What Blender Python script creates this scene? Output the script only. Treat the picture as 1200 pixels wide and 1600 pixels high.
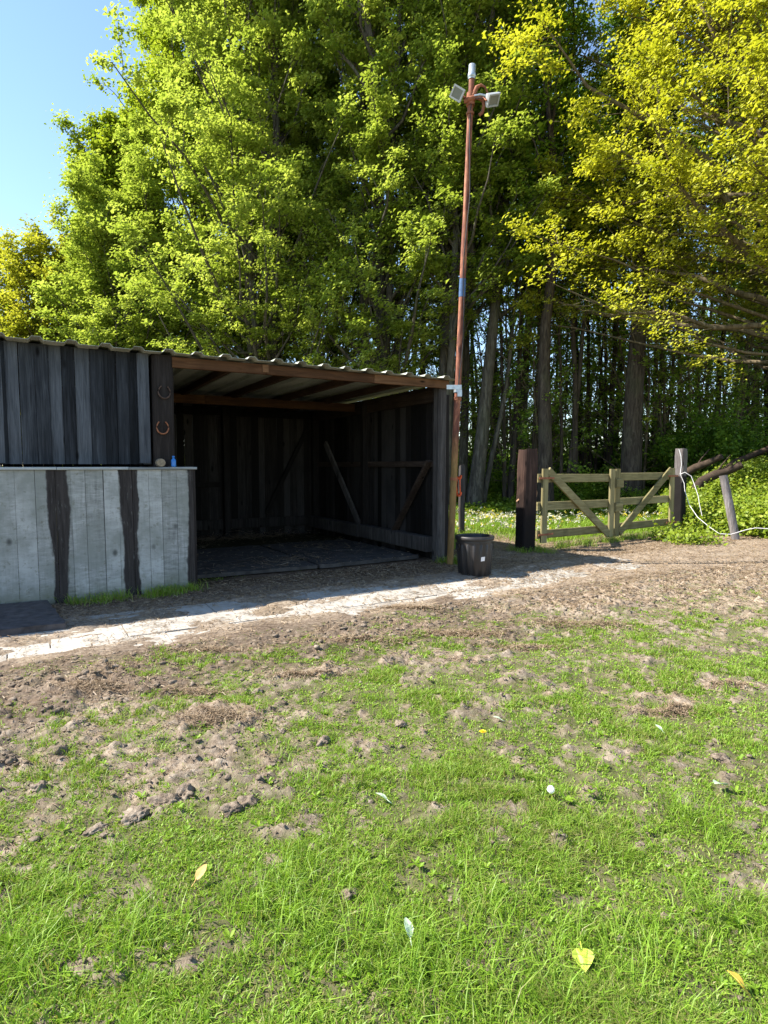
import bpy, math, random
import numpy as np

# ------------------------------------------------------------------ scene, camera, sky, sun, exposure
S = bpy.context.scene
C = S.collection
for o in list(bpy.data.objects):
    bpy.data.objects.remove(o)
R = math.radians
F_PX, HOR, CAM_H = 930.0, 728.0, 1.5
PITCH = math.atan((800.0 - HOR) / F_PX)
cam = bpy.data.cameras.new("camera")
cam.sensor_fit = 'VERTICAL'
cam.sensor_height = 24.0
cam.lens = F_PX / 1600.0 * 24.0
cam.clip_start = 0.05
cam.clip_end = 2000.0
cam_o = bpy.data.objects.new("camera", cam)
C.objects.link(cam_o)
cam_o.location = (0, 0, CAM_H)
cam_o.rotation_euler = (math.pi / 2 - PITCH, 0, 0)
S.camera = cam_o

SUN_EL = R(47.0)
SUN_DIR = np.array([-0.999 * math.cos(SUN_EL), -0.04 * math.cos(SUN_EL), math.sin(SUN_EL)])
w = bpy.data.worlds.new("World")
S.world = w
w.use_nodes = True
wn = w.node_tree
bg = wn.nodes["Background"]
sky = wn.nodes.new("ShaderNodeTexSky")
sky.sky_type = 'NISHITA'
sky.sun_disc = False
sky.sun_elevation = SUN_EL
sky.sun_rotation = math.atan2(SUN_DIR[0], SUN_DIR[1])
sky.air_density = 1.0
sky.dust_density = 0.0
sky.ozone_density = 1.9
wn.links.new(sky.outputs[0], bg.inputs[0])
bg.inputs[1].default_value = 0.12
sun = bpy.data.lights.new("sun", 'SUN')
sun.energy = 5.0
sun.angle = R(0.5)
sun.color = (1.0, 0.945, 0.86)
sun_o = bpy.data.objects.new("sun", sun)
C.objects.link(sun_o)
from mathutils import Vector, Matrix
sun_o.rotation_euler = Vector(SUN_DIR).to_track_quat('Z', 'Y').to_euler()
S.view_settings.view_transform = 'Standard'
S.view_settings.look = 'None'
S.view_settings.gamma = 1.0
S.view_settings.exposure = 1.42
S.render.engine = 'CYCLES'
S.cycles.max_bounces = 12
S.cycles.diffuse_bounces = 7
S.cycles.transmission_bounces = 7
S.cycles.transparent_max_bounces = 4
S.cycles.sample_clamp_indirect = 6.0
try:
    S.cycles.use_denoising = True
except Exception:
    pass

rng = np.random.default_rng(7)
random.seed(7)

# ------------------------------------------------------------------ helpers: photo pixel -> place
def ray(px, py):
    x = (px - 600.0) / F_PX
    v = -(py - 800.0) / F_PX
    cp, sp = math.cos(PITCH), math.sin(PITCH)
    return np.array([x, cp + sp * v, -sp + cp * v])

def at(px, py, Y):
    d = ray(px, py)
    p = d * (Y / d[1])
    return np.array([p[0], p[1], p[2] + CAM_H])

def ground(px, py, z=0.0):
    d = ray(px, py)
    t = (z - CAM_H) / d[2]
    return np.array([d[0] * t, d[1] * t, z])

SH_A = R(31.0)
SH_U = np.array([math.cos(SH_A), math.sin(SH_A)])
SH_N = np.array([math.sin(SH_A), -math.cos(SH_A)])
SH_O = np.array([0.97, 9.30])

def sn(x, y):
    rx, ry = x - SH_O[0], y - SH_O[1]
    return rx * SH_U[0] + ry * SH_U[1], rx * SH_N[0] + ry * SH_N[1]

# ------------------------------------------------------------------ helpers: noise
def _hash(ix, iy, seed):
    h = (ix.astype(np.int64) * 374761393 + iy.astype(np.int64) * 668265263 + seed * 974634541) & 0xffffffff
    h = ((h ^ (h >> 13)) * 1274126177) & 0xffffffff
    h = h ^ (h >> 16)
    return (h & 0xffffff) / float(0xffffff)

def vnoise(x, y, seed=0):
    ix, iy = np.floor(x), np.floor(y)
    fx, fy = x - ix, y - iy
    fx = fx * fx * (3 - 2 * fx); fy = fy * fy * (3 - 2 * fy)
    a = _hash(ix, iy, seed); b = _hash(ix + 1, iy, seed)
    c = _hash(ix, iy + 1, seed); d = _hash(ix + 1, iy + 1, seed)
    return (a * (1 - fx) + b * fx) * (1 - fy) + (c * (1 - fx) + d * fx) * fy

def fbm(x, y, seed=0, octs=4, gain=0.5):
    v = np.zeros_like(np.asarray(x, float)); a = 1.0; tot = 0.0; f = 1.0
    for k in range(octs):
        v += a * vnoise(x * f + 17.3 * k, y * f - 9.1 * k, seed + k); tot += a
        a *= gain; f *= 2.03
    return v / tot

def sstep(a, b, x):
    t = np.clip((x - a) / (b - a), 0, 1)
    return t * t * (3 - 2 * t)

# ------------------------------------------------------------------ helpers: meshes and objects
def link(name, me, mat=None, parent=None):
    o = bpy.data.objects.new(name, me)
    if mat is not None:
        me.materials.append(mat)
    C.objects.link(o)
    if parent is not None:
        o.parent = parent
    return o

def np_mesh(name, verts, faces, tint=None, smooth=False):
    verts = np.asarray(verts, np.float32).reshape(-1, 3)
    faces = np.asarray(faces, np.int32)
    k = faces.shape[1]
    me = bpy.data.meshes.new(name)
    me.vertices.add(len(verts)); me.vertices.foreach_set("co", verts.ravel())
    me.loops.add(faces.size); me.loops.foreach_set("vertex_index", faces.ravel())
    me.polygons.add(len(faces))
    me.polygons.foreach_set("loop_start", np.arange(0, faces.size, k, dtype=np.int32))
    if smooth:
        me.polygons.foreach_set("use_smooth", np.ones(len(faces), bool))
    if tint is not None:
        at_ = me.attributes.new("tint", 'FLOAT', 'FACE')
        at_.data.foreach_set("value", np.asarray(tint, np.float32))
    me.update(calc_edges=True)
    return me

class MB:
    """collects boxes, tubes and lathes; build() links them as ONE mesh object"""
    def __init__(self):
        self.v, self.f, self.t, self.sm = [], [], [], []
    def add(self, verts, faces, tint=0.5, smooth=False):
        n = len(self.v)
        self.v += [tuple(map(float, p)) for p in verts]
        for f in faces:
            self.f.append([i + n for i in f]); self.t.append(tint); self.sm.append(smooth)
    def box(self, x0, x1, y0, y1, z0, z1, tint=0.5, jit=0.0, taper=0.0):
        r = lambda: random.uniform(-jit, jit)
        vs = [(x0+r(), y0+r(), z0+r()), (x1+r(), y0+r(), z0+r()), (x1+r(), y1+r(), z0+r()), (x0+r(), y1+r(), z0+r()),
              (x0+taper+r(), y0+r(), z1+r()), (x1-taper+r(), y0+r(), z1+r()), (x1-taper+r(), y1+r(), z1+r()), (x0+taper+r(), y1+r(), z1+r())]
        self.add(vs, [(3,2,1,0),(4,5,6,7),(0,1,5,4),(1,2,6,5),(2,3,7,6),(3,0,4,7)], tint)
    def bar(self, a, b, wd, th, up=(0,0,1), tint=0.5, cham=0.006):
        """a bar from a to b: wd along 'up' sideways plane, th along the third axis, edges chamfered"""
        a, b = np.array(a, float), np.array(b, float)
        d = b - a; L = np.linalg.norm(d); d /= L
        u = np.array(up, float); u -= d * u.dot(d); u /= np.linalg.norm(u)
        s = np.cross(d, u)
        h, t, c = wd / 2, th / 2, min(cham, wd * .3, th * .3)
        prof = [(-h+c,-t),(h-c,-t),(h,-t+c),(h,t-c),(h-c,t),(-h+c,t),(-h,t-c),(-h,-t+c)]
        vs = []
        for e, k in ((a, 1), (b, 1)):
            for p, q in prof:
                vs.append(e + u * p + s * q)
        fs = [(i, (i+1) % 8, 8 + (i+1) % 8, 8 + i) for i in range(8)]
        fs += [tuple(range(7, -1, -1)), tuple(range(8, 16))]
        self.add(vs, fs, tint)
    def tube(self, pts, rad, sides=8, tint=0.5, caps=True, flat=1.0, smooth=True):
        pts = np.array(pts, float); n = len(pts)
        rad = np.broadcast_to(np.array(rad, float), (n,))
        vs = []
        ref = np.array((0.0, 0.0, 1.0))
        d0 = pts[-1] - pts[0]
        if abs(d0[2]) > .8 * (np.linalg.norm(d0) + 1e-9): ref = np.array((0.0, 1.0, 0.0))
        for i in range(n):
            t = pts[min(i+1, n-1)] - pts[max(i-1, 0)]; t /= (np.linalg.norm(t) + 1e-9)
            s = np.cross(t, ref); 
            if np.linalg.norm(s) < 1e-4: s = np.cross(t, (1.0, 0.2, 0.0))
            s /= np.linalg.norm(s); q = np.cross(s, t)
            for k in range(sides):
                a = 2 * math.pi * k / sides
                vs.append(pts[i] + (s * math.cos(a) + q * math.sin(a) * flat) * rad[i])
        fs = []
        for i in range(n - 1):
            for k in range(sides):
                k2 = (k + 1) % sides
                fs.append((i*sides+k, i*sides+k2, (i+1)*sides+k2, (i+1)*sides+k))
        self.add(vs, fs, tint, smooth)
        if caps:
            self.add(vs[:sides], [tuple(range(sides-1, -1, -1))], tint)
            self.add(vs[-sides:], [tuple(range(sides))], tint)
    def lathe(self, prof, sides=32, tint=0.5, close_bottom=True, smooth=True, rip=None):
        vs, fs = [], []
        for j, (r, z) in enumerate(prof):
            for k in range(sides):
                a = 2 * math.pi * k / sides
                rr = r * (rip(a, z) if rip else 1.0)
                vs.append((rr * math.cos(a), rr * math.sin(a), z))
        for j in range(len(prof) - 1):
            for k in range(sides):
                k2 = (k + 1) % sides
                fs.append((j*sides+k, j*sides+k2, (j+1)*sides+k2, (j+1)*sides+k))
        self.add(vs, fs, tint, smooth)
        if close_bottom:
            self.add(vs[:sides], [tuple(range(sides-1, -1, -1))], tint)
    def build(self, name, mat, parent=None, loc=None):
        me = bpy.data.meshes.new(name)
        me.from_pydata(self.v, [], self.f)
        a = me.attributes.new("tint", 'FLOAT', 'FACE'); a.data.foreach_set("value", np.array(self.t, np.float32))
        me.polygons.foreach_set("use_smooth", np.array(self.sm, bool))
        me.update()
        o = link(name, me, mat, parent)
        if loc is not None: o.location = loc
        return o

def tag(o, label=None, cat=None, group=None, kind=None):
    if label: o["label"] = label
    if cat: o["category"] = cat
    if group: o["group"] = group
    if kind: o["kind"] = kind
    return o

def empty(name, loc=(0, 0, 0), rz=0.0, label=None, cat=None, group=None):
    o = bpy.data.objects.new(name, None)
    C.objects.link(o)
    o.empty_display_size = 0.2
    o.location = loc; o.rotation_euler = (0, 0, rz)
    return tag(o, label, cat, group)

def copy_thing(root):
    r = root.copy(); C.objects.link(r)
    for ch in list(root.children):
        c = ch.copy(); C.objects.link(c); c.parent = r
        for g in list(ch.children):
            d = g.copy(); C.objects.link(d); d.parent = c
    return r

# ------------------------------------------------------------------ materials
class NT:
    def __init__(self, name):
        self.m = bpy.data.materials.new(name); self.m.use_nodes = True
        self.t = self.m.node_tree; self.n = self.t.nodes
        self.n.clear()
        self.out = self.n.new("ShaderNodeOutputMaterial")
    def new(self, typ, **kw):
        nd = self.n.new(typ)
        for k, v in kw.items(): setattr(nd, k, v)
        return nd
    def ln(self, a, b): self.t.links.new(a, b)
    def val(self, sock, v):
        if hasattr(v, "is_linked") or hasattr(v, "links"): self.ln(v, sock)
        else: sock.default_value = v
    def coord(self, scale=(1, 1, 1), kind="Object"):
        tc = self.new("ShaderNodeTexCoord"); mp = self.new("ShaderNodeMapping")
        mp.inputs["Scale"].default_value = scale
        self.ln(tc.outputs[kind], mp.inputs[0]); return mp.outputs[0]
    def noise(self, vec, scale, detail=4, rough=.55, dist=0.0):
        nd = self.new("ShaderNodeTexNoise"); self.ln(vec, nd.inputs["Vector"])
        nd.inputs["Scale"].default_value = scale; nd.inputs["Detail"].default_value = detail
        nd.inputs["Roughness"].default_value = rough; nd.inputs["Distortion"].default_value = dist
        return nd.outputs["Fac"]
    def ramp(self, fac, stops):
        nd = self.new("ShaderNodeValToRGB"); cr = nd.color_ramp
        while len(cr.elements) < len(stops): cr.elements.new(0.5)
        for e, (p, c) in zip(cr.elements, stops):
            e.position = p; e.color = (*c, 1) if len(c) == 3 else c
        self.ln(fac, nd.inputs[0]); return nd.outputs[0]
    def mix(self, fac, a, b, mode='MIX'):
        nd = self.new("ShaderNodeMix", data_type='RGBA', blend_type=mode)
        self.val(nd.inputs[0], fac)
        for s, v in ((nd.inputs[6], a), (nd.inputs[7], b)):
            if isinstance(v, tuple): s.default_value = (*v, 1) if len(v) == 3 else v
            else: self.ln(v, s)
        return nd.outputs[2]
    def math(self, op, a, b=0.0, c=None, clamp=False):
        nd = self.new("ShaderNodeMath", operation=op); nd.use_clamp = clamp
        self.val(nd.inputs[0], a); self.val(nd.inputs[1], b)
        if c is not None: self.val(nd.inputs[2], c)
        return nd.outputs[0]
    def attr(self, name):
        nd = self.new("ShaderNodeAttribute"); nd.attribute_name = name; return nd.outputs["Fac"]
    def bump(self, h, strength=.3, dist=.01):
        nd = self.new("ShaderNodeBump"); nd.inputs["Strength"].default_value = strength
        nd.inputs["Distance"].default_value = dist; self.ln(h, nd.inputs["Height"]); return nd.outputs[0]
    def bsdf(self, col, rough=.8, bump=None, metal=0.0, spec=0.3):
        b = self.new("ShaderNodeBsdfPrincipled")
        if isinstance(col, tuple): b.inputs["Base Color"].default_value = (*col, 1)
        else: self.ln(col, b.inputs["Base Color"])
        self.val(b.inputs["Roughness"], rough)
        self.val(b.inputs["Metallic"], metal)
        b.inputs["Specular IOR Level"].default_value = spec
        if bump is not None: self.ln(bump, b.inputs["Normal"])
        self.ln(b.outputs[0], self.out.inputs[0]); return b

def mat_leaf(name, dark, mid, light, trans=0.45, tcol=None, rough=0.5):
    m = NT(name)
    t = m.attr("tint")
    col = m.ramp(t, [(0.0, dark), (0.5, mid), (1.0, light)])
    d = m.new("ShaderNodeBsdfPrincipled"); m.ln(col, d.inputs["Base Color"])
    d.inputs["Roughness"].default_value = rough; d.inputs["Specular IOR Level"].default_value = 0.25
    tr = m.new("ShaderNodeBsdfTranslucent")
    tc = m.mix(1.0, col, tcol or (1.0, 1.0, 0.55), 'MULTIPLY')
    m.ln(tc, tr.inputs[0])
    mx = m.new("ShaderNodeMixShader"); mx.inputs[0].default_value = trans
    m.ln(d.outputs[0], mx.inputs[1]); m.ln(tr.outputs[0], mx.inputs[2])
    m.ln(mx.outputs[0], m.out.inputs[0]); return m.m

def mat_wood(name, c0, c1, c2, along='Z', grain=38.0, bump=.35, rough=.85, knots=True, tintmix=.5, spec=.15):
    m = NT(name)
    sc = {'X': (.06, 1, 1), 'Y': (1, .06, 1), 'Z': (1, 1, .05)}[along]
    v = m.coord(sc)
    t = m.attr("tint")
    # shift the grain from plank to plank
    add = m.new("ShaderNodeVectorMath", operation='ADD')
    cmb = m.new("ShaderNodeCombineXYZ")
    sh = m.math('MULTIPLY', t, 37.0)
    for i in range(3): m.ln(sh, cmb.inputs[i])
    m.ln(v, add.inputs[0]); m.ln(cmb.outputs[0], add.inputs[1])
    v2 = add.outputs[0]
    g = m.noise(v2, grain, 6, .65, 1.2)
    g2 = m.noise(v2, grain * .22, 3, .5, .8)
    f = m.math('ADD', m.math('MULTIPLY', g, .65), m.math('MULTIPLY', g2, .35))
    f = m.math('ADD', f, m.math('MULTIPLY', m.math('SUBTRACT', t, .5), tintmix))
    col = m.ramp(f, [(.28, c0), (.5, c1), (.74, c2)])
    if knots:
        vo = m.new("ShaderNodeTexVoronoi"); vo.inputs["Scale"].default_value = 5.0
        v3 = m.coord({'X': (.35, 1, 1), 'Y': (1, .35, 1), 'Z': (1, 1, .35)}[along])
        m.ln(v3, vo.inputs["Vector"])
        k = m.ramp(vo.outputs["Distance"], [(.06, (1, 1, 1)), (.13, (0, 0, 0))])
        col = m.mix(k, col, tuple(x * .35 for x in c0))
    # weather stains
    st = m.noise(m.coord((1, 1, .5)), 2.3, 4, .6)
    col = m.mix(m.ramp(st, [(.45, (0, 0, 0)), (.75, (.55, .55, .55))]), col, tuple(x * .6 for x in c0))
    m.bsdf(col, rough, m.bump(g, bump, .006), spec=spec); return m.m

M = {}
M['upper'] = mat_wood('weathered_dark_boards', (.009, .0095, .011), (.034, .037, .043), (.105, .112, .124), tintmix=.40, bump=.5)
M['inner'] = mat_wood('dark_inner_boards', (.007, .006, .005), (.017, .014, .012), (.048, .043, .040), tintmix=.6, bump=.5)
M['tar'] = mat_wood('tarred_timber', (.010, .008, .007), (.022, .017, .015), (.050, .042, .038), tintmix=.2)
M['post'] = mat_wood('old_grey_post', (.020, .017, .015), (.058, .050, .045), (.14, .127, .116), tintmix=.2, bump=.6)
M['beamx'] = mat_wood('orange_brown_beam', (.035, .016, .007), (.095, .044, .020), (.19, .10, .05), along='X', tintmix=.5)
M['beamd'] = mat_wood('dark_brown_beam', (.025, .012, .006), (.07, .033, .014), (.14, .075, .036), along='X', tintmix=.3)
M['beamy'] = mat_wood('brown_rafter', (.030, .016, .009), (.07, .04, .024), (.14, .085, .05), along='Y', tintmix=.3)
M['rail'] = mat_wood('brown_rail', (.022, .014, .010), (.055, .038, .028), (.12, .09, .07), along='Y', tintmix=.3)
M['gate'] = mat_wood('mossy_gate_timber', (.095, .080, .034), (.22, .187, .088), (.38, .33, .175), along='X', grain=26, tintmix=.4, knots=False)
M['gatez'] = mat_wood('mossy_gate_stile', (.105, .088, .036), (.235, .20, .095), (.40, .345, .185), along='Z', grain=26, tintmix=.3, knots=False)
M['sleeper'] = mat_wood('sleeper_timber', (.030, .017, .012), (.080, .045, .032), (.20, .125, .09), tintmix=.2, bump=.8, grain=24)
M['greypost'] = mat_wood('silvered_post', (.055, .045, .040), (.16, .14, .13), (.42, .38, .36), tintmix=.3, bump=.8, grain=26)
M['logs'] = mat_wood('fallen_log_bark', (.018, .012, .008), (.05, .034, .024), (.11, .08, .056), along='X', tintmix=.3, bump=.8, knots=False)

def darkened_foot(m, zlo, zhi, colr):  # mixes in a darker colour towards the foot, with a noisy edge
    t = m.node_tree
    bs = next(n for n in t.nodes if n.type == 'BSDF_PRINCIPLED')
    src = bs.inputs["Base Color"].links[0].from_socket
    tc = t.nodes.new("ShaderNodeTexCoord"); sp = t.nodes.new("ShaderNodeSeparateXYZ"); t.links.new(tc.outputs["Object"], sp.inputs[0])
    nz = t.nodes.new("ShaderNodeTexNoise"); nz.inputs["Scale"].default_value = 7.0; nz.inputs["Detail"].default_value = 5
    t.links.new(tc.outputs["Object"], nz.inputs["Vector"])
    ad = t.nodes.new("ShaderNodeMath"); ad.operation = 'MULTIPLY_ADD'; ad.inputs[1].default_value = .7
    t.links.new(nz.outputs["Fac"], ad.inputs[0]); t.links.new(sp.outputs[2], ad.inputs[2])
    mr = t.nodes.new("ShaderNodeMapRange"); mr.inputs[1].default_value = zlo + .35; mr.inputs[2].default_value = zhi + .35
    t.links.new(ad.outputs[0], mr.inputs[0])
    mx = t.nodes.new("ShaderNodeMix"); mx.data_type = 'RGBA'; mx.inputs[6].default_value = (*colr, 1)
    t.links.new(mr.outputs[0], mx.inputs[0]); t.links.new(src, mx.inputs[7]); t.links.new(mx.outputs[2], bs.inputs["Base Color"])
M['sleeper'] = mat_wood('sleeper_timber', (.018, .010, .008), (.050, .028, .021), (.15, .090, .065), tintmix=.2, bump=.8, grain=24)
darkened_foot(M['sleeper'], .55, 1.35, (.010, .007, .006))
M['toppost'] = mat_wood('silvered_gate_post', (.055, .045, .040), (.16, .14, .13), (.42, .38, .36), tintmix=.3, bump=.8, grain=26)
darkened_foot(M['toppost'], 1.22, 1.32, (.012, .010, .009))

def mat_whitewash():
    m = NT('whitewashed_boards_with_tar_strips')
    t = m.attr("tint")
    p = m.coord((1, 1, 1))
    g = m.noise(m.coord((1, 1, .06)), 30, 6, .65, 1.0)
    saw = m.noise(m.coord((.22, 1, 1)), 34, 5, .7, .5)       # cross-cut saw marks
    big = m.noise(p, 3.2, 5, .6)
    f = m.math('ADD', m.math('MULTIPLY', g, .40), m.math('MULTIPLY', saw, .62))
    f = m.math('ADD', f, m.math('MULTIPLY', m.math('SUBTRACT', t, .5), .22))
    col = m.ramp(f, [(.26, (.10, .10, .09)), (.42, (.245, .243, .225)), (.62, (.41, .405, .385))])
    col = m.mix(m.ramp(big, [(.40, (0, 0, 0)), (.66, (.9, .9, .9))]), col, (.22, .225, .20))
    # small dark knots and scuffs
    vo = m.new("ShaderNodeTexVoronoi"); vo.inputs["Scale"].default_value = 4.2
    m.ln(m.coord((1, 1, .7)), vo.inputs["Vector"])
    k = m.ramp(vo.outputs["Distance"], [(.07, (.9, .9, .9)), (.16, (0, 0, 0))])
    col = m.mix(k, col, (.07, .07, .062))
    lich = m.noise(p, 17, 4, .7)
    col = m.mix(m.ramp(lich, [(.58, (0, 0, 0)), (.70, (.7, .7, .7))]), col, (.15, .145, .105))
    # dirt and algae towards the splash zone at the foot
    sep = m.new("ShaderNodeSeparateXYZ"); m.ln(p, sep.inputs[0])
    wob = m.noise(p, 5.0, 4, .6)
    ft = m.math('ADD', sep.outputs[2], m.math('MULTIPLY', wob, .5))
    col = m.mix(m.ramp(ft, [(.22, (.75, .75, .75)), (.5, (0, 0, 0))]), col, (.10, .105, .06))
    # brushed-on tar strips with uneven edges
    edge = m.math('SUBTRACT', m.noise(m.coord((1, 1, .55)), 3.0, 4, .5), .5)
    fine = m.math('SUBTRACT', m.noise(m.coord((1, 1, .5)), 24, 3, .6), .5)
    mask = None
    for cx, hw in ((-5.33, .088), (-4.615, .092), (-3.925, .045), (-6.25, .09)):
        d = m.math('ABSOLUTE', m.math('SUBTRACT', sep.outputs[0], cx))
        d = m.math('SUBTRACT', d, hw)
        d = m.math('SUBTRACT', d, m.math('MULTIPLY', edge, .15))
        d = m.math('SUBTRACT', d, m.math('MULTIPLY', fine, .035))
        mk = m.math('MULTIPLY_ADD', d, -55.0, .5, clamp=True)
        mask = mk if mask is None else m.math('MAXIMUM', mask, mk)
    tar = m.ramp(g, [(.3, (.016, .013, .012)), (.7, (.055, .046, .042))])
    worn = m.ramp(m.noise(m.coord((1, 1, .2)), 45, 4, .7), [(.60, (1, 1, 1)), (.78, (.45, .45, .45))])
    col = m.mix(m.math('MULTIPLY', mask, worn), col, tar)
    m.bsdf(col, .85, m.bump(f, .4, .005), spec=.2); return m.m
M['white'] = mat_whitewash()

def mat_simple(name, col, rough=.6, metal=0.0, var=.25, scale=6.0, bump=.0, spec=.3):
    m = NT(name)
    n = m.noise(m.coord(), scale, 5, .6)
    c = m.ramp(n, [(.3, tuple(x * (1 - var) for x in col)), (.7, tuple(min(1, x * (1 + var)) for x in col))])
    m.bsdf(c, rough, m.bump(n, bump, .01) if bump else None, metal, spec); return m.m

def mat_rust():
    m = NT('rusty_painted_steel')
    v = m.coord((1, 1, .25))
    n = m.noise(v, 9, 6, .65, .6)
    n2 = m.noise(v, 40, 4, .6)
    f = m.math('ADD', m.math('MULTIPLY', n, .75), m.math('MULTIPLY', n2, .25))
    col = m.ramp(f, [(.34, (.050, .020, .015)), (.47, (.17, .058, .034)), (.57, (.31, .12, .062)), (.68, (.40, .25, .14))])
    sep = m.new("ShaderNodeSeparateXYZ"); m.ln(m.coord(), sep.inputs[0])
    z = m.math('ADD', sep.outputs[2], m.math('MULTIPLY', n, .5))
    low = m.ramp(m.math('MULTIPLY', z, .25), [(.44, (1, 1, 1)), (.56, (0, 0, 0))])   # the bare, ochre lower length of pipe
    och = m.ramp(f, [(.3, (.11, .060, .018)), (.6, (.26, .155, .050))])
    col = m.mix(low, col, och)
    m.bsdf(col, .75, m.bump(n2, .3, .004), .0, .3); return m.m
M['rust'] = mat_rust()
M['rust_plain'] = mat_simple('rust', (.25, .09, .045), .8, 0, .4, 14, .3)
M['lampbody'] = mat_simple('grey_lamp_housing', (.34, .35, .35), .45, 0, .12, 8)
M['lampglass'] = mat_simple('lamp_glass', (.16, .165, .14), .15, 0, .1, 5, spec=.6)
M['galv'] = mat_simple('galvanised_steel', (.42, .46, .48), .4, .6, .2, 20)
M['bluetape'] = mat_simple('faded_blue_paint', (.05, .10, .20), .7, 0, .25, 18)
M['bluepl'] = mat_simple('blue_plastic', (.02, .16, .48), .35, 0, .15, 10, spec=.5)
M['horseshoe_a'] = mat_simple('dull_iron', (.10, .062, .045), .7, .2, .35, 30)
M['horseshoe_b'] = mat_simple('rusty_iron', (.30, .12, .06), .8, .1, .35, 30)
M['cutwood'] = mat_simple('cut_log_end', (.24, .19, .13), .9, 0, .3, 30)
M['orange'] = mat_simple('orange_rope', (.62, .085, .02), .7, 0, .25, 40)
M['whiterope'] = mat_simple('white_electric_tape', (.62, .60, .58), .7, 0, .15, 40)
M['twine'] = mat_simple('baling_twine', (.42, .25, .14), .8, 0, .25, 40)
M['sticker'] = mat_simple('white_sticker', (.72, .70, .70), .5, 0, .08, 20)
M['mat'] = mat_simple('black_rubber_mat', (.050, .044, .039), .85, 0, .5, 7, .5)
M['matfront'] = mat_simple('worn_brown_rubber_mat', (.070, .060, .058), .85, 0, .45, 12, .6)

def mat_bin():
    m = NT('black_plastic_bin')
    n = m.noise(m.coord((1, 1, .4)), 9, 5, .6)
    d = m.noise(m.coord(), 26, 4, .7)
    col = m.ramp(n, [(.3, (.013, .012, .012)), (.7, (.032, .026, .023))])
    col = m.mix(m.ramp(d, [(.56, (0, 0, 0)), (.75, (.35, .35, .35))]), col, (.08, .066, .055))
    m.bsdf(col, .48, m.bump(d, .1, .003), 0, .4); return m.m
M['bin'] = mat_bin()

def mat_roof():
    m = NT('grey_green_corrugated_sheet')
    n = m.noise(m.coord((1, .2, 1)), 5, 5, .6)
    col = m.ramp(n, [(.3, (.26, .265, .215)), (.7, (.47, .47, .39))])
    li = m.noise(m.coord(), 24, 4, .7)
    col = m.mix(m.ramp(li, [(.55, (0, 0, 0)), (.72, (.7, .7, .7))]), col, (.13, .14, .08))
    m.bsdf(col, .75, None, 0, .3); return m.m
M['roof'] = mat_roof()

def mat_bark(name, c0, c1, c2, scale=14):
    m = NT(name)
    v = m.coord((1, 1, .16))
    n = m.noise(v, scale, 6, .65, .8)
    n2 = m.noise(m.coord((1, 1, .5)), 1.7, 3, .5)
    col = m.ramp(n, [(.32, c0), (.5, c1), (.72, c2)])
    col = m.mix(m.ramp(n2, [(.5, (0, 0, 0)), (.7, (.45, .45, .45))]), col, (.060, .070, .035))
    m.bsdf(col, .9, m.bump(n, .7, .02), 0, .15); return m.m
M['bark_grey'] = mat_bark('grey_brown_bark', (.030, .025, .019), (.082, .070, .054), (.17, .15, .118))
M['bark_dark'] = mat_bark('dark_bark', (.022, .016, .012), (.060, .045, .034), (.125, .098, .074))
M['bark_tan'] = mat_bark('tan_bark', (.05, .036, .022), (.13, .10, .062), (.25, .20, .13))

M['leaf_maple'] = mat_leaf('fresh_maple_leaf', (.165, .230, .030), (.325, .405, .070), (.510, .580, .150), .5)
M['leaf_poplar'] = mat_leaf('poplar_leaf', (.140, .215, .018), (.270, .350, .030), (.440, .490, .070), .52)
M['leaf_yellow'] = mat_leaf('yellow_maple_leaf', (.255, .285, .024), (.440, .450, .050), (.630, .620, .110), .48, (1.0, 1.0, .35))
M['leaf_olive'] = mat_leaf('olive_leaf', (.170, .200, .018), (.320, .335, .032), (.50, .49, .07), .5)
M['leaf_wood'] = mat_leaf('woodland_leaf', (.110, .200, .018), (.230, .350, .034), (.390, .490, .075), .52)
M['leaf_shrub'] = mat_leaf('shrub_leaf', (.065, .140, .014), (.135, .240, .024), (.250, .360, .045), .5)
M['leaf_nettle'] = mat_leaf('undergrowth_leaf', (.110, .175, .014), (.220, .300, .024), (.380, .430, .060), .42)
M['blade'] = mat_leaf('grass_blade', (.330, .280, .110), (.180, .330, .022), (.390, .540, .080), .42, (1, 1, .5), .42)
M['meadow'] = mat_leaf('meadow_grass', (.10, .19, .014), (.19, .32, .022), (.30, .42, .05), .4)
M['straw'] = mat_leaf('dry_straw', (.12, .078, .045), (.24, .170, .105), (.42, .33, .22), .15, (1, .9, .7))
M['petal'] = mat_leaf('pale_petals', (.50, .42, .04), (.50, .48, .24), (.58, .57, .50), .3, (1, 1, .9))
M['clod'] = None

def mat_soil(name):
    m = NT(name)
    p = m.coord()
    n = m.noise(p, 3.0, 6, .65); n2 = m.noise(p, 36, 6, .7); n3 = m.noise(p, 150, 3, .6)
    f = m.math('ADD', m.math('MULTIPLY', n, .4), m.math('MULTIPLY', n2, .6))
    col = m.ramp(f, [(.32, (.060, .044, .031)), (.50, (.195, .152, .111)), (.66, (.37, .308, .238))])
    hb = m.math('ADD', m.math('MULTIPLY', n2, .7), m.math('MULTIPLY', n3, .3))
    m.bsdf(col, .95, m.bump(hb, .9, .02), 0, .1); return m.m
M['clod'] = mat_soil('dried_soil_clod')

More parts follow.
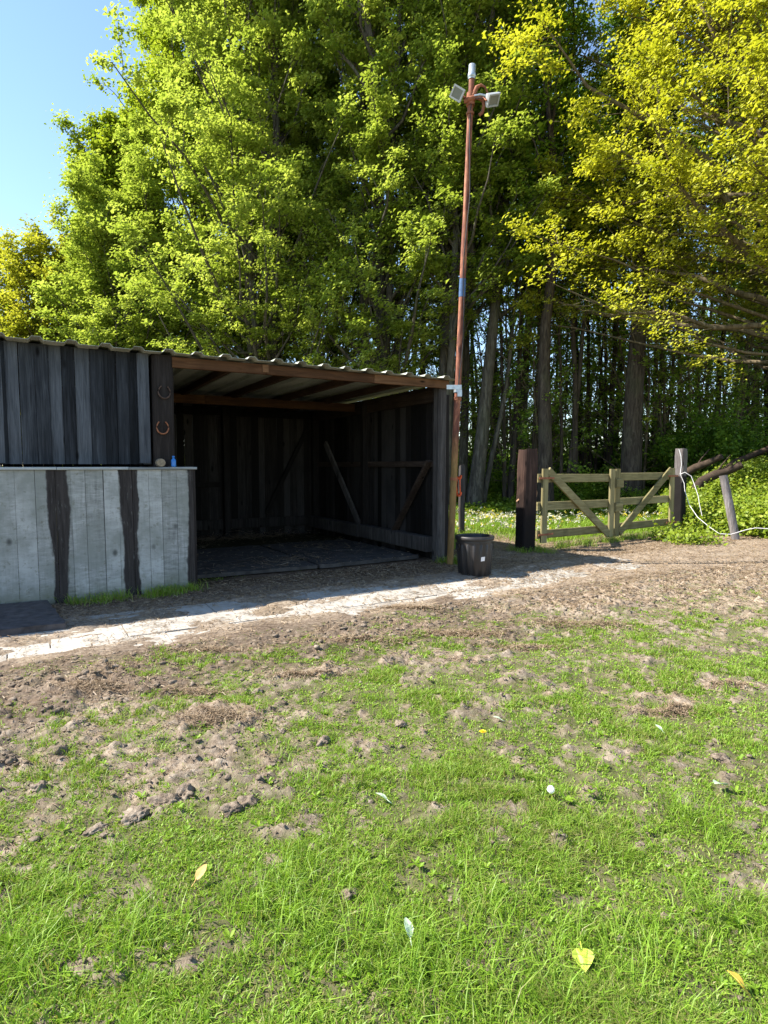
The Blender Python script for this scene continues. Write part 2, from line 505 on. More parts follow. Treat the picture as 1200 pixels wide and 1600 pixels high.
def mat_ground():
    m = NT('paddock_ground')
    p = m.coord()
    n = m.noise(p, 2.4, 6, .65); n2 = m.noise(p, 30, 6, .72); n3 = m.noise(p, 160, 3, .6)
    f = m.math('ADD', m.math('MULTIPLY', n, .35), m.math('MULTIPLY', n2, .65))
    soil = m.ramp(f, [(.32, (.060, .044, .031)), (.48, (.195, .152, .111)), (.63, (.37, .308, .238))])
    straw = m.ramp(f, [(.28, (.11, .074, .048)), (.46, (.27, .205, .145)), (.64, (.45, .365, .28))])
    shaded_turf = m.ramp(f, [(.3, (.030, .036, .012)), (.5, (.075, .085, .026)), (.7, (.17, .155, .075))])  # green ground under grass, with the shade between blades painted into its colour
    a = m.new("ShaderNodeAttribute"); a.attribute_name = "ground_kind"
    sp = m.new("ShaderNodeSeparateColor"); m.ln(a.outputs["Color"], sp.inputs[0])
    col = m.mix(sp.outputs[1], soil, straw)
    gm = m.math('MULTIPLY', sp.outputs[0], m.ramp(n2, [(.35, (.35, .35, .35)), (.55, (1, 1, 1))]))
    col = m.mix(gm, col, shaded_turf)
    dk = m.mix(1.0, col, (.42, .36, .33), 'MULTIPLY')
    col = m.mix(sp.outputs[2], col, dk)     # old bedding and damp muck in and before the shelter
    hb = m.math('ADD', m.math('MULTIPLY', n2, .7), m.math('MULTIPLY', n3, .3))
    m.bsdf(col, .95, m.bump(hb, .85, .02), 0, .1); return m.m
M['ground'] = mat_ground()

def mat_slab():
    m = NT('pale_concrete_slab')
    p = m.coord()
    n = m.noise(p, 5, 6, .65); n2 = m.noise(p, 60, 4, .7)
    t = m.attr("tint")
    f = m.math('ADD', m.math('MULTIPLY', n, .7), m.math('MULTIPLY', n2, .3))
    f = m.math('ADD', f, m.math('MULTIPLY', m.math('SUBTRACT', t, .5), .12))
    col = m.ramp(f, [(.32, (.19, .17, .142)), (.47, (.335, .308, .268)), (.65, (.44, .41, .36))])
    m.bsdf(col, .9, m.bump(f, .35, .006), 0, .2); return m.m
M['slab'] = mat_slab()

# ------------------------------------------------------------------ the ground
def ground_masks(x, y):
    """returns grass density, straw share, dark bedding share"""
    s, n = sn(x, y)
    nz = fbm(x * 1.1, y * 1.1, 3, 4) - .5
    nz2 = fbm(x * 3.4, y * 3.4, 11, 3) - .5
    nz3 = fbm(x * 9.0, y * 9.0, 19, 2) - .5
    g = sstep(2.45, 3.9, n + nz * 1.4) * 0.34 + .50
    nz4 = fbm(x * 23.0, y * 23.0, 23, 2) - .5
    g = g + nz * .7 + nz2 * .8 + nz3 * 1.7 + nz4 * 1.5
    # churned patches on the left, worn straw towards the gate on the right
    g -= .20 * sstep(.3, -.9, x + nz) * sstep(2.2, 2.8, y) * (1 + 1.2 * np.sign(nz3) * np.minimum(np.abs(nz3) * 5, 1))
    g -= .30 * np.exp(-(((x + 1.9) / 1.25) ** 2 + ((y - 3.3) / .85) ** 2))
    g -= .22 * np.exp(-(((x + 1.35) / .5) ** 2 + ((y - 2.1) / .5) ** 2))
    g -= .62 * sstep(5.1, 7.0, y + nz * 1.5) * sstep(.2, 1.4, x)
    g -= .12 * np.exp(-(((x - 2.6) / 1.3) ** 2 + ((y - 5.0) / 1.0) ** 2))
    g += .22 * sstep(3.0, 1.9, y)
    for bx, by, rx, ry in ((1.77, 3.66, .26, .12), (-.99, 3.47, .26, .16), (-1.92, 3.96, .30, .16), (2.3, 3.95, .2, .1), (-.35, 4.2, .35, .12), (.5, 4.5, .5, .16)):
        g -= .9 * np.exp(-(((x - bx) / rx) ** 2 + ((y - by) / ry) ** 2))
    g = np.clip(g, 0, 1)
    g = np.where(n < 2.45, np.minimum(g, .10 * (nz2 > .1)), g)
    # churned edge just in front of the path
    g = np.where((n >= 2.45) & (n < 3.0), g * .7, g)
    # meadow beyond the gate
    mead = meadow_mask(x, y)
    g = np.maximum(g, mead)
    straw = np.clip(.25 + nz2 * 1.6 + .5 * sstep(5.2, 7.0, y) * sstep(.5, 2.0, x) + .35 * (n < 1.2), 0, 1) * (1 - mead)
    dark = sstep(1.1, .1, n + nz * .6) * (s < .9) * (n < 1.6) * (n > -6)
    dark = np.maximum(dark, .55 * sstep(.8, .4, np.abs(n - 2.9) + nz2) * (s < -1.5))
    return g, straw, np.clip(dark, 0, 1)

def meadow_mask(x, y):
    # everything behind the line of the gate
    gx, gy = x - 2.86, y - 10.8
    d = -gx * math.sin(R(34.8)) + gy * math.cos(R(34.8))
    wob = (fbm(x * .9, y * .9, 29, 3) - .5) * 1.2
    track = np.exp(-(((x - (2.2 + (y - 11) * -.05)) / .95) ** 2)) * sstep(14.8, 12.0, y)   # the trodden way between shed and gate
    return sstep(.15, 1.1, d + wob) * (1 - track)

def bank(x, y):
    return .95 * sstep(7.3, 9.8, x - .10 * (y - 12)) * sstep(12.0, 16.5, y)

def ground_z(x, y):
    s, n = sn(x, y)
    dist = np.hypot(x, y)
    near = sstep(16, 9, dist)
    g, straw, dark = ground_masks(x, y)
    z = (fbm(x * .55, y * .55, 41, 3) - .5) * .10 * sstep(1.0, 3.5, n)
    bare = 1 - g
    cl = fbm(x * 7.0, y * 7.0, 5, 4, .6)
    rough = sstep(2.35, 2.7, n)
    z = z + near * rough * bare * (np.maximum(cl - .48, 0) * .12)
    crust = np.abs(fbm(x * 10 + 3 * cl, y * 14, 15, 3) - .5)
    z = z + near * rough * (bare * .8 + .2) * (np.minimum(crust, .12) * .22 - .012)
    z = z + near * (fbm(x * 24, y * 24, 8, 2) - .5) * (.010 + .030 * bare * rough)
    # debris lying over the slabs: mounds that hide parts of them
    inpath = sstep(.75, 1.0, n) * sstep(2.75, 2.45, n) * (s < 2.4)
    cover = fbm(s * 1.5 + 50, n * 2.6, 61, 5, .6) - .535
    cover = cover + .24 * sstep(1.5, 1.0, n) * sstep(-5.2, -2.2, s) + .32 * sstep(1.95, 2.4, n) + .14 * sstep(.8, 2.2, s)
    z = np.where(inpath > .01, z * (1 - inpath) + inpath * np.clip(cover * .16, -.03, .035), z)
    # muck before the shelter
    z = z + (n > -.4) * sstep(1.0, .5, n) * near * (fbm(x * 11, y * 11, 71, 3) - .5) * .03 * sstep(-.4, 0, n)
    # three heaps of old hay and soil
    for bx, by, rx, ry, h in ((-1.92, 3.98, .34, .14, .07), (-.99, 3.49, .28, .14, .05), (-2.4, 4.3, .3, .2, .06), (.3, 5.0, .5, .15, .05), (-.4, 4.75, .4, .12, .05), (1.2, 5.5, .5, .16, .05)):
        z = z + .45 * h * np.exp(-(((x - bx) / rx) ** 2 + ((y - by) / ry) ** 2)) * (.6 + .8 * cl)
    return z + bank(x, y)

def axis(a0, a1, step, lo, hi):
    mid = np.arange(a0, a1, step)
    out_hi, v, d = [], a1, step
    while v < hi:
        out_hi.append(v); d *= 1.18; v += d
    out_hi.append(hi)
    out_lo, v, d = [], a0 - step, step
    while v > lo:
        out_lo.append(v); d *= 1.18; v -= d
    out_lo.append(lo)
    return np.array(out_lo[::-1] + list(mid) + out_hi)

def build_ground():
    xs = axis(-4.2, 5.2, .019, -500, 500)
    ys = np.concatenate([axis(1.2, 5.0, .017, -60, 5.0)[:-1], axis(5.0, 9.0, .028, 5.0, 900)[1:]])
    X, Y = np.meshgrid(xs, ys)
    Z = ground_z(X, Y)
    nx, ny = len(xs), len(ys)
    V = np.stack([X, Y, Z], -1).reshape(-1, 3)
    i = np.arange(ny - 1)[:, None] * nx + np.arange(nx - 1)[None, :]
    Fc = np.stack([i, i + 1, i + nx + 1, i + nx], -1).reshape(-1, 4)
    me = np_mesh("ground", V, Fc, smooth=True)
    g, st, dk = ground_masks(X.ravel(), Y.ravel())
    far = sstep(14, 20, np.hypot(X, Y).ravel())
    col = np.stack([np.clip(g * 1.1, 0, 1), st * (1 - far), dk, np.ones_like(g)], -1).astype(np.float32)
    a = me.attributes.new("ground_kind", 'FLOAT_COLOR', 'POINT'); a.data.foreach_set("color", col.ravel())
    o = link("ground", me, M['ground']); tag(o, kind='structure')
build_ground()

def build_path():
    mb = MB()
    L = .60
    for r, n0 in enumerate((.98, 1.47, 1.96)):
        s = -8.2 + .3 * (r % 2)
        while s < 2.3 - .3 * r:
            dz = random.uniform(-.004, .005)
            mb.bar((s + L / 2, -(n0 + .009), -.02 + dz), (s + L / 2, -(n0 + .481), -.02 + dz + random.uniform(-.004, .004)), L - .007, .05, up=(1, random.uniform(-.01, .01), 0), tint=random.random(), cham=.006)
            s += L
    o = mb.build("path", M['slab'], loc=(SH_O[0], SH_O[1], .004))
    o.rotation_euler = (0, 0, SH_A)
    tag(o, kind='structure')
build_path()

# ------------------------------------------------------------------ the open-fronted field shelter
def planks(mb, a0, a1, z0, z1, depth, wd, gap, th=.02, axis='x', alt=0.0, jit=.004, wjit=.15, z0j=.0, z1f=None):
    """vertical boards along a wall; depth is the wall's other coordinate"""
    p = a0; k = 0
    while p < a1 - .02:
        ww = min(wd * random.uniform(1 - wjit, 1 + wjit), a1 - p)
        d = depth + random.uniform(-jit, jit) - (alt if k % 2 else 0)
        b0 = z0 + random.uniform(-z0j, z0j)
        zt = z1 if z1f is None else z1f(p)
        t = random.random()
        lean = random.uniform(-.003, .003)
        x0, x1 = p + gap / 2, p + ww - gap / 2
        if axis == 'x':
            mb.add([(x0, d, b0), (x1, d + random.uniform(-.002, .002), b0), (x1, d + th, b0), (x0, d + th, b0),
                    (x0 + lean, d, zt), (x1 + lean, d, zt), (x1 + lean, d + th, zt), (x0 + lean, d + th, zt)],
                   [(3,2,1,0),(4,5,6,7),(0,1,5,4),(1,2,6,5),(2,3,7,6),(3,0,4,7)], t)
        else:
            mb.add([(d, x0, b0), (d + th, x0, b0), (d + th, x1, b0), (d, x1, b0),
                    (d, x0 + lean, zt), (d + th, x0 + lean, zt), (d + th, x1 + lean, zt), (d, x1 + lean, zt)],
                   [(3,2,1,0),(4,5,6,7),(0,1,5,4),(1,2,6,5),(2,3,7,6),(3,0,4,7)], t)
        p += ww; k += 1

shed = empty("field_shelter", (SH_O[0], SH_O[1], 0), SH_A,
             "open fronted dark timber field shelter with whitewashed lower boards and corrugated roof", "field shelter")
DEP, TOPZ, LFT = 4.76, 2.78, -8.3
SLP = .010                                       # the roof falls a little to the back
def roofz(y): return 2.80 - SLP * y

# lower whitewashed boarding, its return at the opening and the shelf on top
mb = MB()
planks(mb, LFT, -3.90, -.06, 1.455, -.16, .165, .0035, .03, jit=.003, z0j=.01)
mb.build("lower_boarding", M['white'], shed)
mb = MB()
mb.box(-3.90, -3.875, -.155, .12, -.06, 1.455)
mb.box(-3.995, -3.905, -.125, .115, -.06, 1.45)
mb.build("boarding_end", M['tar'], shed)
mb = MB()
for a, b in ((LFT, -5.34), (-5.335, -4.62), (-4.615, -3.86)):
    mb.bar((a, -.06, 1.473 + random.uniform(-.002, .002)), (b, -.06, 1.473), .26, .03, up=(0, 1, 0), tint=random.random())
mb.build("shelf", mat_wood('pale_shelf_board', (.16, .16, .15), (.33, .34, .33), (.50, .51, .50), along='X'), shed)
# upper dark boarding
mb = MB()
planks(mb, LFT, -4.34, 1.52, 2.805, .02, .135, .004, .022, alt=.014, jit=.003)
mb.build("upper_boarding", M['upper'], shed)
mb = MB()
pts = [(-5.93, .012, 1.53), (-5.80, .012, 1.53), (-5.795, .012, 2.2), (-5.80, .012, 2.80), (-5.905, .012, 2.80), (-5.935, .012, 2.1)]
n = len(pts)
mb.add([(x, -.022, z) for x, y, z in pts] + [(x, .004, z) for x, y, z in pts],
       [tuple(range(n))] + [tuple(range(2*n-1, n-1, -1))] + [(i, n+i, n+(i+1) % n, (i+1) % n) for i in range(n)], .9)
mb.build("cover_board", M['upper'], shed)
mb = MB(); mb.box(-4.47, -4.345, -.022, .004, 1.535, 2.802, .85, .002)
mb.build("cover_board", M['upper'], shed)
# posts along the front
mb = MB(); mb.bar((-4.21, .05, 0), (-4.19, .05, 2.80), .24, .20, up=(1, 0, 0), cham=.02)
mb.build("front_post", M['tar'], shed)
mb = MB()
mb.bar((-.075, .09, -.05), (-.06, .09, 2.70), .155, .17, up=(1, 0, 0), cham=.025, tint=.65)
mb.build("corner_post", M['post'], shed)
mb = MB()
mb.bar((.155, .24, -.05), (.15, .24, 2.62), .10, .12, up=(1, 0, 0), cham=.015)
mb.build("outer_post", M['tar'], shed)
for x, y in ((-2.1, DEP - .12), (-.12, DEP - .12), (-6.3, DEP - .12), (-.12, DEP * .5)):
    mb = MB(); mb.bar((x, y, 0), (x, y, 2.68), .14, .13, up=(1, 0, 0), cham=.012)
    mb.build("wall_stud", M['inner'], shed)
# back and side walls
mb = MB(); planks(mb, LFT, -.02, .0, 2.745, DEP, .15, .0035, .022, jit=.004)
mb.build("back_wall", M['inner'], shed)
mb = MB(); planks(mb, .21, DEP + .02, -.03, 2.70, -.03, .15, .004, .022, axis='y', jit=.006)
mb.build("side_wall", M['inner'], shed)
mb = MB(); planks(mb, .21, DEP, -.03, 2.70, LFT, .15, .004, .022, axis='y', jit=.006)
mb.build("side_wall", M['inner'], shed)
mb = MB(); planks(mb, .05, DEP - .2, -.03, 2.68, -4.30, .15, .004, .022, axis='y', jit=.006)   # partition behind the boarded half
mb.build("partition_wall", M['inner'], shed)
# beams: front fascia in four lengths, middle and back beams, top plate
mb = MB()
xs = [-4.09, -2.93, -1.33, -.0]
mb.bar((LFT, .07, 2.735), (-4.34, .07, 2.735), .12, .05, tint=.05)
for k in range(3):
    mb.bar((xs[k] + .004, -.035, 2.725 + .006 * k), (xs[k+1] - .004, -.035, 2.731 + .006 * k), .125, .055, tint=(.55, .35, .75)[k])
mb.bar((-2.98, -.068, 2.742), (-2.90, -.068, 2.742), .10, .012, tint=.95)
mb.build("front_beam", M['beamx'], shed)
mb = MB()
mb.bar((LFT, 2.75, 2.61), (-3.0, 2.75, 2.61), .15, .06, tint=.45); mb.bar((-2.995, 2.75, 2.61), (-.15, 2.75, 2.61), .15, .06, tint=.3)
mb.build("middle_beam", M['beamd'], shed)
mb = MB()
mb.bar((LFT, DEP - .03, 2.60), (-.05, DEP - .03, 2.60), .16, .06, tint=.3)
mb.build("back_beam", M['inner'], shed)
for x in (-7.6, -6.5, -5.3, -4.22, -3.35, -2.52, -1.58, -.76):
    mb = MB(); mb.bar((x, .0 if x > -4 else .16, 2.738), (x, DEP + .1, 2.738 - SLP * DEP), .10, .07, tint=random.random() * .6)
    mb.build("rafter", M['beamy'], shed)
mb = MB(); mb.bar((-.075, .22, 2.62), (-.075, DEP, 2.60), .24, .07, tint=.15)
mb.build("top_plate", M['rail'], shed)
# side wall: mid rail, two braces, sill; back wall rail and kickboard
mb = MB(); mb.bar((-.065, .21, 1.53), (-.065, DEP - .1, 1.53), .10, .06, tint=.4); mb.build("mid_rail", M['rail'], shed)
mb = MB(); mb.bar((-.14, .26, 1.58), (-.14, 1.36, .30), .12, .045, up=(1, 0, 0), tint=.35); 
mb.build("brace", M['rail'], shed)
mb = MB(); mb.bar((-.15, 4.05, 1.98), (-.15, 2.50, .32), .05, .13, up=(1, 0, 0), tint=.95); mb.build("brace", M['post'], shed)
mb = MB(); mb.bar((-.16, .22, .255), (-.17, 2.42, .275), .24, .16, cham=.015, tint=.6); mb.bar((-.20, 2.43, .27), (-.21, DEP - .1, .28), .24, .16, cham=.015, tint=.4)
mb.build("sill_beam", M['post'], shed)
mb = MB(); mb.bar((LFT, DEP - .05, 1.12), (-2.2, DEP - .05, 1.12), .10, .05, tint=.3)
mb.bar((-4.2, DEP - .06, .30), (-.2, DEP - .06, .30), .20, .05, tint=.6); mb.build("back_rail", M['inner'], shed)
mb = MB(); mb.bar((-1.25, DEP - .1, .5), (-.3, DEP - .1, 2.3), .09, .05, up=(1, 0, 0), tint=.35); mb.build("brace", M['inner'], shed)

# corrugated roof: flat pans with raised ribs running front to back
def build_roof():
    prof = []
    x, pitch = LFT - .1, .333
    while x < .02:
        prof += [(x, 0), (x + .19, 0), (x + .22, .036), (x + .30, .036)]
        x += pitch
    prof = [p for p in prof if p[0] < .10] + [(.10, 0)]
    n = len(prof); ysr = [-.19, .9, 2.0, 3.2, DEP + .25]
    V, Fs = [], []
    for lay in (0, -.004):
        for y in ysr:
            for px, pz in prof:
                V.append((px, y + .012 * math.sin(px * 9.7), roofz(y) + .012 + pz + lay + .006 * math.sin(px * 1.7) * (y < .5)))
    m_ = len(ysr) * n
    for j in range(len(ysr) - 1):
        for i in range(n - 1):
            a = j * n + i
            Fs.append((a, a + 1, a + n + 1, a + n)); Fs.append((m_ + a + n, m_ + a + n + 1, m_ + a + 1, m_ + a))
    for i in range(n - 1):
        Fs.append((i, m_ + i, m_ + i + 1, i + 1))
        b = (len(ysr) - 1) * n + i
        Fs.append((b + 1, m_ + b + 1, m_ + b, b))
    mb = MB(); mb.add(V, Fs, .5); mb.build("roof", M['roof'], shed)
build_roof()

# rubber mats on the shelter floor
def mat_piece(corners, th, mat, label, group=None, z0=0.0):
    mb = MB(); pts = []
    m_ = 9
    for k in range(4):
        a, b = np.array(corners[k]), np.array(corners[(k + 1) % 4])
        for i in range(m_):
            p = a + (b - a) * i / m_
            pts.append(p + np.array([random.uniform(-.012, .012), random.uniform(-.014, .014)]))
    n = len(pts); c = sum(pts) / n
    V = [(p[0], p[1], z0) for p in pts] + [(p[0], p[1], z0 + th + random.uniform(-.006, .006)) for p in pts] + [tuple(c) + (z0 + th + .004,)]
    Fs = [(i, (i+1) % n, n + (i+1) % n, n + i) for i in range(n)] + [(n + i, n + (i+1) % n, 2*n) for i in range(n)] + [tuple(range(n-1, -1, -1))]
    mb.add(V, Fs)
    o = mb.build("rubber_mat", mat, loc=(SH_O[0], SH_O[1], 0)); o.rotation_euler = (0, 0, SH_A)
    tag(o, label, "rubber mat", group); return o
mat_piece([(-2.02, .30), (-.28, .36), (-.28, 1.50), (-2.0, 1.45)], .055, M['mat'], "black rubber mat at the front right of the shelter floor, nearest the corner post", "rubber mats on the shelter floor", .02)
mat_piece([(-3.86, .42), (-2.06, .34), (-2.04, 1.47), (-3.84, 1.50)], .05, M['mat'], "black rubber mat at the front left of the shelter floor, beside the white boarding", "rubber mats on the shelter floor", .02)
mat_piece([(-2.00, 1.50), (-.30, 1.55), (-.30, 2.9), (-2.0, 2.9)], .05, M['mat'], "black rubber mat in the shaded shelter beside the middle of the side wall sill", "rubber mats on the shelter floor", .02)
mat_piece([(-3.86, 1.55), (-2.05, 1.52), (-2.05, 2.9), (-3.86, 2.9)], .05, M['mat'], "black rubber mat in the middle of the shelter floor before the back wall", "rubber mats on the shelter floor", .02)
mat_piece([(-7.4, -1.32), (-5.36, -1.40), (-5.48, -.22), (-7.4, -.24)], .06, M['matfront'], "thick worn brown rubber mat with crumbling edge before the whitewashed boards", None, .01)

def on_shed(s, y, z):
    p = SH_O + SH_U * s - SH_N * y
    return (p[0], p[1], z)

# horseshoes nailed to the dark front post
def horseshoe(s, z, mat, label, tilt):
    mb = MB(); pts = []
    for k in range(15):
        a = R(-235 + 290 * k / 14.0)
        rx, rz = .068, .078
        pts.append((rx * math.cos(a) * (1.0 - .12 * max(0, math.sin(a))), 0, rz * math.sin(a)))
    rad = [.015 + .005 * math.sin(math.pi * k / 14) for k in range(15)]
    mb.tube(pts, rad, 8, flat=.45)
    o = mb.build("horseshoe", mat, loc=on_shed(s, -.062, z)); o.rotation_euler = (0, tilt, SH_A)
    tag(o, label, "horseshoe", "horseshoes on the dark front post")
horseshoe(-4.185, 2.37, M['horseshoe_a'], "dull dark horseshoe nailed high on the black front post", .06)
horseshoe(-4.215, 1.955, M['horseshoe_b'], "rusty orange horseshoe nailed lower on the black front post", -.04)

# odds and ends on the shelf
mb = MB(); mb.tube([(0, -.055, 0), (0, -.05, 0), (0, .06, 0)], [.043, .048, .05], 14)
o = mb.build("log_piece", M['cutwood'], loc=on_shed(-4.26, -.115, 1.537)); o.rotation_euler = (0, 0, SH_A)
tag(o, "short round cut log lying on the shelf below the horseshoes", "log")
mb = MB(); mb.lathe([(.002, 0), (.026, 0), (.028, .01), (.028, .075), (.022, .09), (.011, .10), (.011, .108), (.015, .109), (.015, .128), (.001, .13)], 16)
o = mb.build("bottle", M['bluepl'], loc=on_shed(-4.12, -.15, 1.489))
tag(o, "small bright blue plastic bottle standing at the end of the shelf", "bottle")
mb = MB(); mb.lathe([(.002, 0), (.026, .003), (.030, .012), (.020, .022), (.002, .024)], 12)
o = mb.build("pebble", M['cutwood'], loc=on_shed(-5.86, -.12, 1.489))
tag(o, "small pale flat stone lying on the shelf under the light cover board", "stone")

# ------------------------------------------------------------------ light pole with two floodlights
pb = on_shed(.12, -.10, 0)
base = np.array([ground(703, 882)[0], ground(703, 882)[1], 0.0])
top = at(738, 101, base[1] + .02)
pole = empty("light_pole", tuple(base), 0, "tall leaning rusty steel pole with two floodlights beside the shelter corner", "light pole")
ax = (top - base) ; PL = np.linalg.norm(ax); axn = ax / PL
def onp(k, dx=0.0, dy=0.0, dz=0.0):
    p = axn * (PL * k); return np.array([p[0] + dx, p[1] + dy, p[2] + dz])
mb = MB()
ks = np.linspace(-.006, .975, 16)
mb.tube([onp(k) for k in ks], [.050 if k < .36 else (.045 if k < .7 else .040) for k in ks], 14)
mb.build("shaft", M['rust'], pole)
mb = MB(); mb.tube([onp(k) for k in (.972, .975, .976, .982, .983, .999, 1.0)], [.05, .05, .058, .058, .05, .05, .04], 14)
mb.build("pipe_cap", M['galv'], pole)
mb = MB(); mb.tube([onp(k) for k in (.550, .568, .586)], .0480, 14, caps=False); mb.build("painted_band", M['bluetape'], pole)
for k in (.345, .18):
    mb = MB(); mb.tube([onp(k - .003), onp(k + .003)], .060, 14); mb.build("pipe_collar", M['rust_plain'], pole)
# bracket with two bent arms
kb = .932
mb = MB()
c = onp(kb)
mb.tube([onp(kb - .010), onp(kb + .014)], .062, 12)
mb.tube([c + np.array(q) for q in ((-.10, -.03, -.03), (.0, -.055, .0), (.10, -.05, .02), (.21, -.03, -.03))], .034, 8)
mb.tube([c + np.array(q) for q in ((.03, -.04, .04), (.08, -.04, .16), (.14, -.04, .19), (.20, -.03, .17), (.24, -.03, .08))], [.03, .03, .02, .015, .012], 8)
mb.tube([c + np.array(q) for q in ((.17, -.04, .0), (.185, -.04, -.10), (.16, -.04, -.19), (.12, -.04, -.22))], .024, 8)
mb.tube([onp(.905), onp(.909)], .056, 12)
mb.build("bracket", M['rust_plain'], pole)
mb = MB()
mb.tube([c + np.array(q) for q in ((.04, -.07, .02), (.12, -.075, .035), (.20, -.06, .03))], .018, 6)
mb.build("bracket_strap", M['galv'], pole)
def floodlight(pos, rot, w_, h_, d_, label):
    mb = MB()
    # shallow tray: rim, sloped back box and cooling ribs
    V = [(-w_/2, 0, -h_/2), (w_/2, 0, -h_/2), (w_/2, 0, h_/2), (-w_/2, 0, h_/2),
         (-w_/2, d_*.35, -h_/2), (w_/2, d_*.35, -h_/2), (w_/2, d_*.35, h_/2), (-w_/2, d_*.35, h_/2),
         (-w_*.36, d_, -h_*.34), (w_*.36, d_, -h_*.34), (w_*.36, d_, h_*.34), (-w_*.36, d_, h_*.34)]
    mb.add(V, [(0,1,2,3),(1,0,4,5),(2,1,5,6),(3,2,6,7),(0,3,7,4),(5,4,8,9),(6,5,9,10),(7,6,10,11),(4,7,11,8),(8,11,10,9)])
    for k in range(5):
        x = -w_*.3 + k * w_*.15
        mb.box(x - .006, x + .006, d_*.6, d_*1.12, -h_*.30, h_*.30)
    fl = mb.build("floodlight", M['lampbody'], pole, loc=pos); fl.rotation_euler = rot
    tag(fl, label)
    g = MB(); g.box(-w_*.43, w_*.43, -.006, -.001, -h_*.41, h_*.41); g.build("glass", M['lampglass'], fl)
    r = MB()
    fr = .018
    r.box(-w_/2-.004, w_/2+.004, -.014, .012, h_/2-fr, h_/2+.004); r.box(-w_/2-.004, w_/2+.004, -.014, .012, -h_/2-.004, -h_/2+fr)
    r.box(-w_/2-.004, -w_/2+fr, -.013, .011, -h_/2+fr, h_/2-fr); r.box(w_/2-fr, w_/2+.004, -.013, .011, -h_/2+fr, h_/2-fr)
    r.build("rim", M['lampbody'], fl)
    y = MB(); y.tube([(-w_/2-.012, .02, 0), (-w_/2-.012, d_*1.5, 0), (w_/2+.012, d_*1.5, 0), (w_/2+.012, .02, 0)], .011, 6); y.build("yoke", M['rust_plain'], fl)
floodlight(c + np.array((-.205, -.10, .04)), (R(28), R(35), R(-12)), .175, .16, .08, "left floodlight facing down to the left")
floodlight(c + np.array((.31, -.10, -.05)), (R(48), R(-20), R(24)), .19, .16, .10, "right floodlight facing down to the front")
mb = MB()
cab = []
for k in np.linspace(.93, .36, 26):
    a = 1.2 + .5 * math.sin(k * 23)
    rr_ = .052 + .006 * math.sin(k * 61)
    cab.append(onp(k, rr_ * math.cos(a), -rr_ * abs(math.sin(a))))
mb.tube(cab, .007, 5); mb.tube([onp(.93, .03, -.05), c + np.array((.10, -.10, -.02)), c + np.array((.26, -.10, -.03))], .006, 5)
mb.build("cable", M['bin'], pole)
# clamp that ties the pole to the post
mb = MB()
kz = (2.62) / PL / axn[2]
p0 = onp(kz)
mb.tube([onp(kz - .004), onp(kz + .006)], .060, 14)
mb.bar(p0 + np.array((-.17, -.055, .045)), p0 + np.array((.05, -.062, .045)), .065, .010, tint=.5)
mb.bar(p0 + np.array((-.01, -.066, -.045)), p0 + np.array((.055, -.066, -.045)), .10, .012, tint=.5)
mb.build("post_clamp", M['galv'], pole)
# orange rope loop hung on the post
ob = at(716, 760, base[1] + .16)
mb = MB()
for dz in (.14, -.12):
    pts = [(.045 * math.cos(a), .03 * math.sin(a), dz + .03 * math.sin(a * 2 + 1)) for a in np.linspace(0, 2 * math.pi, 12)]
    mb.tube(pts, .014, 6, caps=False)
mb.tube([(-.02, -.02, .14), (-.035, -.02, .02), (-.02, -.02, -.12)], .013, 6)
mb.tube([(.02, -.02, .14), (.02, -.03, .02), (.03, -.02, -.12)], .011, 6)
o = mb.build("rope_loop", M['orange'], loc=tuple(ob)); tag(o, "bright orange rope loop tied to the dark post behind the rusty pole", "rope")

# ------------------------------------------------------------------ black dustbin
bc = ground(741, 899)
dustbin = empty("dustbin", (bc[0], bc[1], -.005), R(-10), "open black plastic dustbin with ribbed sides and a white sticker beside the pole", "dustbin")
def rib(a, z):
    k = abs(((a / (2 * math.pi) * 16) % 1.0) - .5) * 2
    return 1.0 + (.05 if k > .72 else (0.0 if k < .6 else .05 * (k - .6) / .12)) * (1 if .03 < z < .45 else .0)
mb = MB()
mb.lathe([(.195, 0), (.205, .006), (.207, .03), (.209, .036), (.236, .44), (.237, .455), (.240, .47), (.243, .53), (.236, .535), (.230, .52), (.226, .44), (.198, .03), (.01, .025)], 128, rip=rib)
mb.build("body", M['bin'], dustbin)
mb = MB(); mb.lathe([(.244, .505), (.262, .506), (.266, .520), (.266, .545), (.258, .558), (.244, .560), (.238, .548), (.238, .506), (.244, .505)], 64, close_bottom=False)
mb.build("rim", M['bin'], dustbin)
for sgn in (-1, 1):
    mb = MB()
    a0 = R(200) if sgn < 0 else R(20)
    pts = [(.247 * math.cos(a0 + d), .247 * math.sin(a0 + d), .46 - h) for d, h in ((-.30, .0), (-.30, .05), (-.18, .09), (.18, .09), (.30, .05), (.30, .0))]
    mb.tube(pts, .011, 8); mb.build("handle", M['bin'], dustbin)
mb = MB()
a = R(-61); r_ = .2345
cx, cy = r_ * math.cos(a), r_ * math.sin(a); tx, ty = -math.sin(a), math.cos(a)
q = .028
mb.add([(cx - tx*q, cy - ty*q, .235), (cx + tx*q, cy + ty*q, .240), (cx + tx*q*1.05 + .0035, cy + ty*q*1.05 - .002, .296), (cx - tx*q*.95 + .0035, cy - ty*q*.95 - .003, .292)], [(0, 1, 2, 3)])
ob_ = mb.build("sticker", M['sticker'], dustbin)
sm = ob_.modifiers.new("thickness", 'SOLIDIFY'); sm.thickness = .002; sm.offset = 1.0

